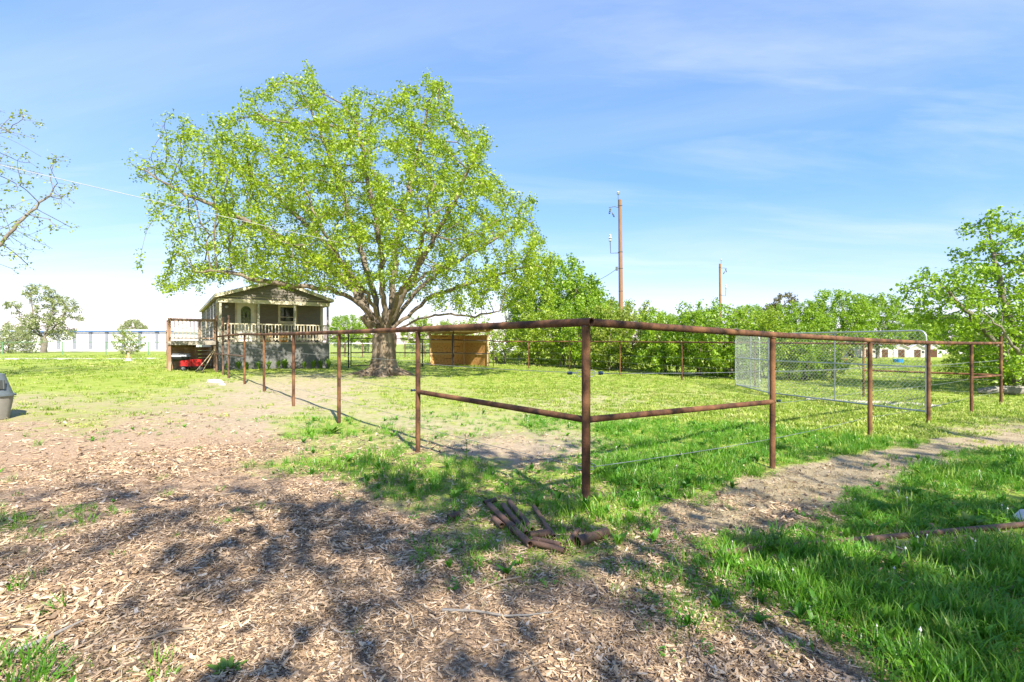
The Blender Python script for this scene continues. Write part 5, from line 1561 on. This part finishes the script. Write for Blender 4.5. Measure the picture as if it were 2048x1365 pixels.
def clover_tuft(name, n, h, rad, sz, m, seed):
    rg = np.random.default_rng(seed); V = []; Fc = []
    for i in range(n):
        a = rg.uniform(0, 6.28); q = rad * math.sqrt(rg.random()); c = np.array([q * math.cos(a), q * math.sin(a), h * rg.uniform(.2, 1)])
        nrm = np.array([rg.normal(0, .4), rg.normal(0, .4), 1.]); nrm /= np.linalg.norm(nrm)
        u = np.cross(nrm, [1, .2, 0]); u /= np.linalg.norm(u); v = np.cross(nrm, u)
        a0 = rg.uniform(0, 6.28)
        for k in range(3):
            e = math.cos(a0 + k * 2.09) * u + math.sin(a0 + k * 2.09) * v; s_ = np.cross(nrm, e); L = sz * rg.uniform(.7, 1.2); b = len(V)
            V += [c, c + e * L * .6 + s_ * L * .38, c + e * L, c + e * L * .6 - s_ * L * .38]; Fc.append((b, b + 1, b + 2, b + 3))
    me = bpy.data.meshes.new(name); me.from_pydata([tuple(v) for v in V], [], Fc); me.update(); me.materials.append(MATS[m]); return me
inst_mat('grass_blade', [(0, (.075, .22, .014)), (.45, (.13, .33, .022)), (.8, (.21, .41, .03)), (1, (.34, .44, .08))], trans=.4)
inst_mat('turf_far', [(0, (.17, .28, .025)), (.4, (.27, .38, .04)), (.75, (.38, .45, .08)), (1, (.48, .46, .17))], trans=.35)
inst_mat('dry_blade', [(0, (.26, .20, .10)), (.5, (.40, .32, .18)), (1, (.50, .42, .27))], trans=.2)
inst_mat('clover', [(0, (.06, .20, .014)), (.6, (.11, .29, .022)), (1, (.18, .37, .035))], trans=.35)
inst_mat('chip', [(0, (.095, .064, .042)), (.25, (.205, .142, .09)), (.45, (.35, .235, .142)), (.7, (.51, .355, .215)), (.9, (.67, .50, .325)), (1, (.46, .40, .325))])
inst_mat('dead_leaf', [(0, (.15, .10, .06)), (.5, (.30, .21, .13)), (1, (.44, .35, .24))], trans=.15)
inst_mat('twig', [(0, (.10, .08, .06)), (.5, (.22, .17, .12)), (1, (.36, .29, .21))])

def sample(n_per_m2, r0, r1, a0=-56, a1=56):
    """uniform points on the ground within an angular sector around the viewpoint"""
    area = (R(a1) - R(a0)) / 2 * (r1 * r1 - r0 * r0); n = int(area * n_per_m2)
    r_ = np.sqrt(rng.uniform(r0 * r0, r1 * r1, n)); a = rng.uniform(R(a0), R(a1), n)
    return r_ * np.sin(a), r_ * np.cos(a)
HEAP = on_ground(1062, 1068); LP0 = on_ground(1372, 1112); LP1 = on_ground(2230, 1047)
LP0.z = LP1.z = 0
Hinv = Matrix.Rotation(-HA, 3, 'Z')
def clear_of_house(x, y):
    c_, s_ = math.cos(-HA), math.sin(-HA); dx_ = x - HO.x; dy_ = y - HO.y
    lx = dx_ * c_ - dy_ * s_; ly = dx_ * s_ + dy_ * c_
    return ~((lx > -.02) & (lx < HW + .02) & (ly > -.05) & (ly < HL + .1))
def grass_field():
    T = [blade_tuft('tuft', 16, .07, .05, .005, 'grass_blade', s) for s in (1, 2, 3)]
    T += [blade_tuft('tuft_tall', 20, .115, .06, .0055, 'grass_blade', s, .8) for s in (4, 5)]
    T += [clover_tuft('clover', 12, .05, .06, .017, 'clover', s) for s in (6, 7)]
    T += [blade_tuft('dry_tuft', 12, .07, .06, .005, 'dry_blade', 8, 1.3)]
    T += [blade_tuft('far_tuft', 22, .07, .13, .013, 'turf_far', s, .8) for s in (9, 10)]
    T += [blade_tuft('far_clump', 34, .09, .34, .03, 'turf_far', s, .9) for s in (11, 12)]
    def rosette(seed):
        me = plant_mesh('weed_rosette', 9, .09, .03, seed, .3); me.materials[0] = MATS['clover']; return me
    T += [rosette(31), rosette(32)]
    fl = MB().tube([(0, 0, 0), (.004, 0, .05), (.002, .003, .085)], .0012, 4).lathe((.002, .003, .085), [(.002, 0), (.005, .003), (.006, .007), (.003, .011), (.001, .017)], 7)
    me = bpy.data.meshes.new('clover_head'); me.from_pydata(fl.v, [], fl.f); me.update(); me.materials.append(MATS['door_white']); T.append(me)
    col = proto_collection('grass_kind', T)
    PX = []; IX = []; SC = []
    for (r0, r1, dens) in ((1.3, 3.5, 620), (3.5, 6, 400), (6, 9.5, 200), (9.5, 16, 75), (16, 30, 26), (30, 62, 5)):
        x, y = sample(dens, r0, r1)
        gr, mu, st = zones(x, y)
        pat = vnoise(x, y, 2.3, 21) * .6 + vnoise(x, y, 7.5, 22) * .4
        pr = np.clip((gr - (1 - pat) * .62) * 2.4, 0, 1)
        pr = np.where(gr > .85, np.maximum(pr, .7), pr)
        pr = np.maximum(pr, np.where((gr > .06) & (vnoise(x, y, 3.1, 41) > .80), .5, 0) * (y < 9))
        hx = (x - HEAP.x) / .36; hy = (y - HEAP.y) / .40
        pr = pr * np.where(hx * hx + hy * hy < 1, .16, 1)
        tt = np.clip(((x - LP0.x) * (LP1.x - LP0.x) + (y - LP0.y) * (LP1.y - LP0.y)) / (LP1 - LP0).length_squared, 0, 1)
        pd = np.hypot(x - LP0.x - tt * (LP1.x - LP0.x), y - LP0.y - tt * (LP1.y - LP0.y))
        pr = np.where(tt > .3, pr * np.where(pd < .06, 0, np.where((pd < .26) & (y < LP0.y + tt * (LP1.y - LP0.y)), .42, 1)), pr * np.where(tt < .04, .3, 1))
        u = rng.random(len(x))
        live = (u < pr) & clear_of_house(x, y)
        dry = (~live) & (rng.random(len(x)) < np.maximum(st * .5, .07 * gr)) & (y < 16)
        k = live | dry; x, y, dr, gg, pp = x[k], y[k], dry[k], gr[k], pr[k]
        n = len(x); rnd = rng.random(n); i = np.zeros(n, int)
        if r1 <= 9.5:
            tall = vnoise(x, y, 1.4, 25)
            i = np.where(rnd < .55, rng.integers(0, 3, n), np.where(rnd < .78, 5 + rng.integers(0, 2, n), 3 + rng.integers(0, 2, n)))
            i = np.where((tall > .6) & (rnd > .45) & (gg > .6), 3 + rng.integers(0, 2, n), i)
            r2 = rng.random(n); i = np.where(r2 < .05, 12 + rng.integers(0, 2, n), np.where(r2 > .994, 14, i))
        elif r1 <= 30: i = 8 + rng.integers(0, 2, n)
        else: i = 10 + rng.integers(0, 2, n)
        i = np.where(dr, 7, i)
        s_ = rng.uniform(.6, 1.25, n) * (.65 + .45 * np.clip(gg, 0, 1))
        sl = s_ * (.8 + .5 * vnoise(x, y, 1.4, 25))
        PX.append(np.stack([x, y, gz(x, y)], 1)); IX.append(i); SC.append(np.stack([s_, s_, sl], 1))
    P = np.vstack(PX); n = len(P)
    rot = np.stack([rng.normal(0, .12, n), rng.normal(0, .12, n), rng.uniform(0, 6.28, n)], 1)
    scatter('grass', col, P, rot, np.vstack(SC), np.concatenate(IX), 'short green grass and clover growing in patches over the yard', 'grass')
    print('grass tufts', n)
grass_field()
def chips():
    M = []
    rg = np.random.default_rng(3)
    for s in range(7):
        L = .05; W = (.007, .012, .005, .015, .004, .009, .02)[s]; t = .003
        xs_ = np.linspace(-.5, .5, 4); V = []; 
        bend = rg.uniform(-.12, .12)
        for j, x in enumerate(xs_):
            w_ = W * (.45 + .55 * (1 - abs(2 * x) ** 3)) * rg.uniform(.75, 1.15) / 2; z = bend * L * (x * 2) ** 2; o = rg.normal(0, .08) * W
            V += [(x * L, o - w_, z), (x * L, o + w_, z), (x * L, o + w_ * .8, z + t), (x * L, o - w_ * .8, z + t)]
        Fc = []
        for j in range(3):
            for k in range(4): Fc.append((j * 4 + k, j * 4 + (k + 1) % 4, j * 4 + 4 + (k + 1) % 4, j * 4 + 4 + k))
        Fc += [(0, 1, 2, 3), (12, 15, 14, 13)]
        me = bpy.data.meshes.new('chip'); me.from_pydata(V, [], Fc); me.update(); me.materials.append(MATS['chip']); M.append(me)
    col = proto_collection('chip_kind', M)
    PX = []; SC = []
    for r0, r1, dens, s0 in ((1.3, 3.2, 10500, .44), (3.2, 5, 5600, .50), (5, 7.5, 1900, .62), (7.5, 11, 300, .75)):
        x, y = sample(dens, r0, r1)
        gr, mu, st = zones(x, y)
        cl = .6 * vnoise(x, y, 1.7, 61) + .4 * vnoise(x, y, 5.5, 62)
        k = rng.random(len(x)) < mu * np.clip(1.1 - gr * .85, .12, 1) * np.clip(.25 + 1.5 * cl, .3, 1); x, y, cl = x[k], y[k], cl[k]
        PX.append(np.stack([x, y, gz(x, y) + .003 + rng.uniform(0, .012, len(x))], 1))
        a = s0 * np.minimum(rng.lognormal(-.12, .6, len(x)), 2.1) * (.6 + .8 * cl); SC.append(np.stack([a, a * rng.uniform(.7, 1.3, len(x)), a], 1))
    P = np.vstack(PX); n = len(P)
    rot = np.stack([rng.normal(0, .28, n), rng.normal(0, .28, n), rng.uniform(0, 6.28, n)], 1)
    scatter('wood_chips', col, P, rot, np.vstack(SC), rng.integers(0, 7, n), 'loose tan and grey wood chips spread over the foreground', 'wood chips')
    print('chips', n)
    # dead leaves
    M = []
    for s in range(3):
        mb = MB(); mb.add([(-.03, 0, 0), (-.01, .018, .008), (.012, .015, .004), (.035, 0, .01), (.01, -.017, .007), (-.012, -.016, .0), (0, 0, -.002)], [(0, 6, 1), (1, 6, 2), (2, 6, 3), (3, 6, 4), (4, 6, 5), (5, 6, 0)])
        me = bpy.data.meshes.new('dead_leaf'); me.from_pydata(mb.v, [], mb.f); me.update(); me.materials.append(MATS['dead_leaf']); M.append(me)
    col = proto_collection('leaf_kind', M)
    x, y = sample(90, 1.5, 7.5); gr, mu, st = zones(x, y)
    k = rng.random(len(x)) < np.clip(st * 1.4 + mu * .35 * (x > 0), 0, 1); x, y = x[k], y[k]; n = len(x)
    a = rng.uniform(.35, .8, n)
    scatter('dead_leaves', col, np.stack([x, y, gz(x, y) + .014], 1), np.stack([rng.normal(0, .5, n), rng.normal(0, .5, n), rng.uniform(0, 6.28, n)], 1), np.stack([a, a, a], 1), rng.integers(0, 3, n), 'curled brown dead leaves lying among the chips and dry grass', 'leaf litter')
    # twigs
    M = []
    for s in range(4):
        r_ = random.Random(s); pts = [(-.2 + .1 * i, r_.uniform(-.02, .02) + .03 * math.sin(i + s), .006 + r_.uniform(0, .01)) for i in range(5)]
        mb = MB().tube(pts, [.0045, .004, .0035, .003, .0018], 5)
        me = bpy.data.meshes.new('twig'); me.from_pydata(mb.v, [], mb.f); me.update(); me.materials.append(MATS['twig']); M.append(me)
    col = proto_collection('twig_kind', M)
    x, y = sample(9, 1.5, 8); gr, mu, st = zones(x, y)
    k = rng.random(len(x)) < mu * np.clip(1.1 - gr, 0, 1); x, y = x[k], y[k]; n = len(x)
    a = np.minimum(rng.lognormal(-.6, .5, n), 1.1); th = a * rng.uniform(.7, 1.3, n)
    scatter('twigs', col, np.stack([x, y, gz(x, y) + .012], 1), np.stack([rng.normal(0, .05, n), rng.normal(0, .05, n), rng.uniform(0, 6.28, n)], 1), np.stack([a, th, th], 1), rng.integers(0, 4, n), 'thin dry twigs strewn over the wood chips', 'twigs')
chips()
# two larger sticks that stand out among the chips
def stick(pts, r, lab):
    P = [on_ground(*p) + Vector((0, 0, .02)) for p in pts]
    o = MB(P[0]).tube(P, [r * (1 - .6 * i / (len(P) - 1)) for i in range(len(P))], 7).build('fallen_stick', 'root_wood', None, smooth=True)
    o.location = P[0]; tag(o, lab, 'stick')
stick(((20, 1318), (70, 1296), (112, 1276), (165, 1250)), .013, 'dark weathered stick lying in the chips at lower left')
stick(((885, 1228), (950, 1230), (1010, 1240), (1060, 1238), (1105, 1232)), .007, 'long thin curved stick lying across the chips at bottom centre')
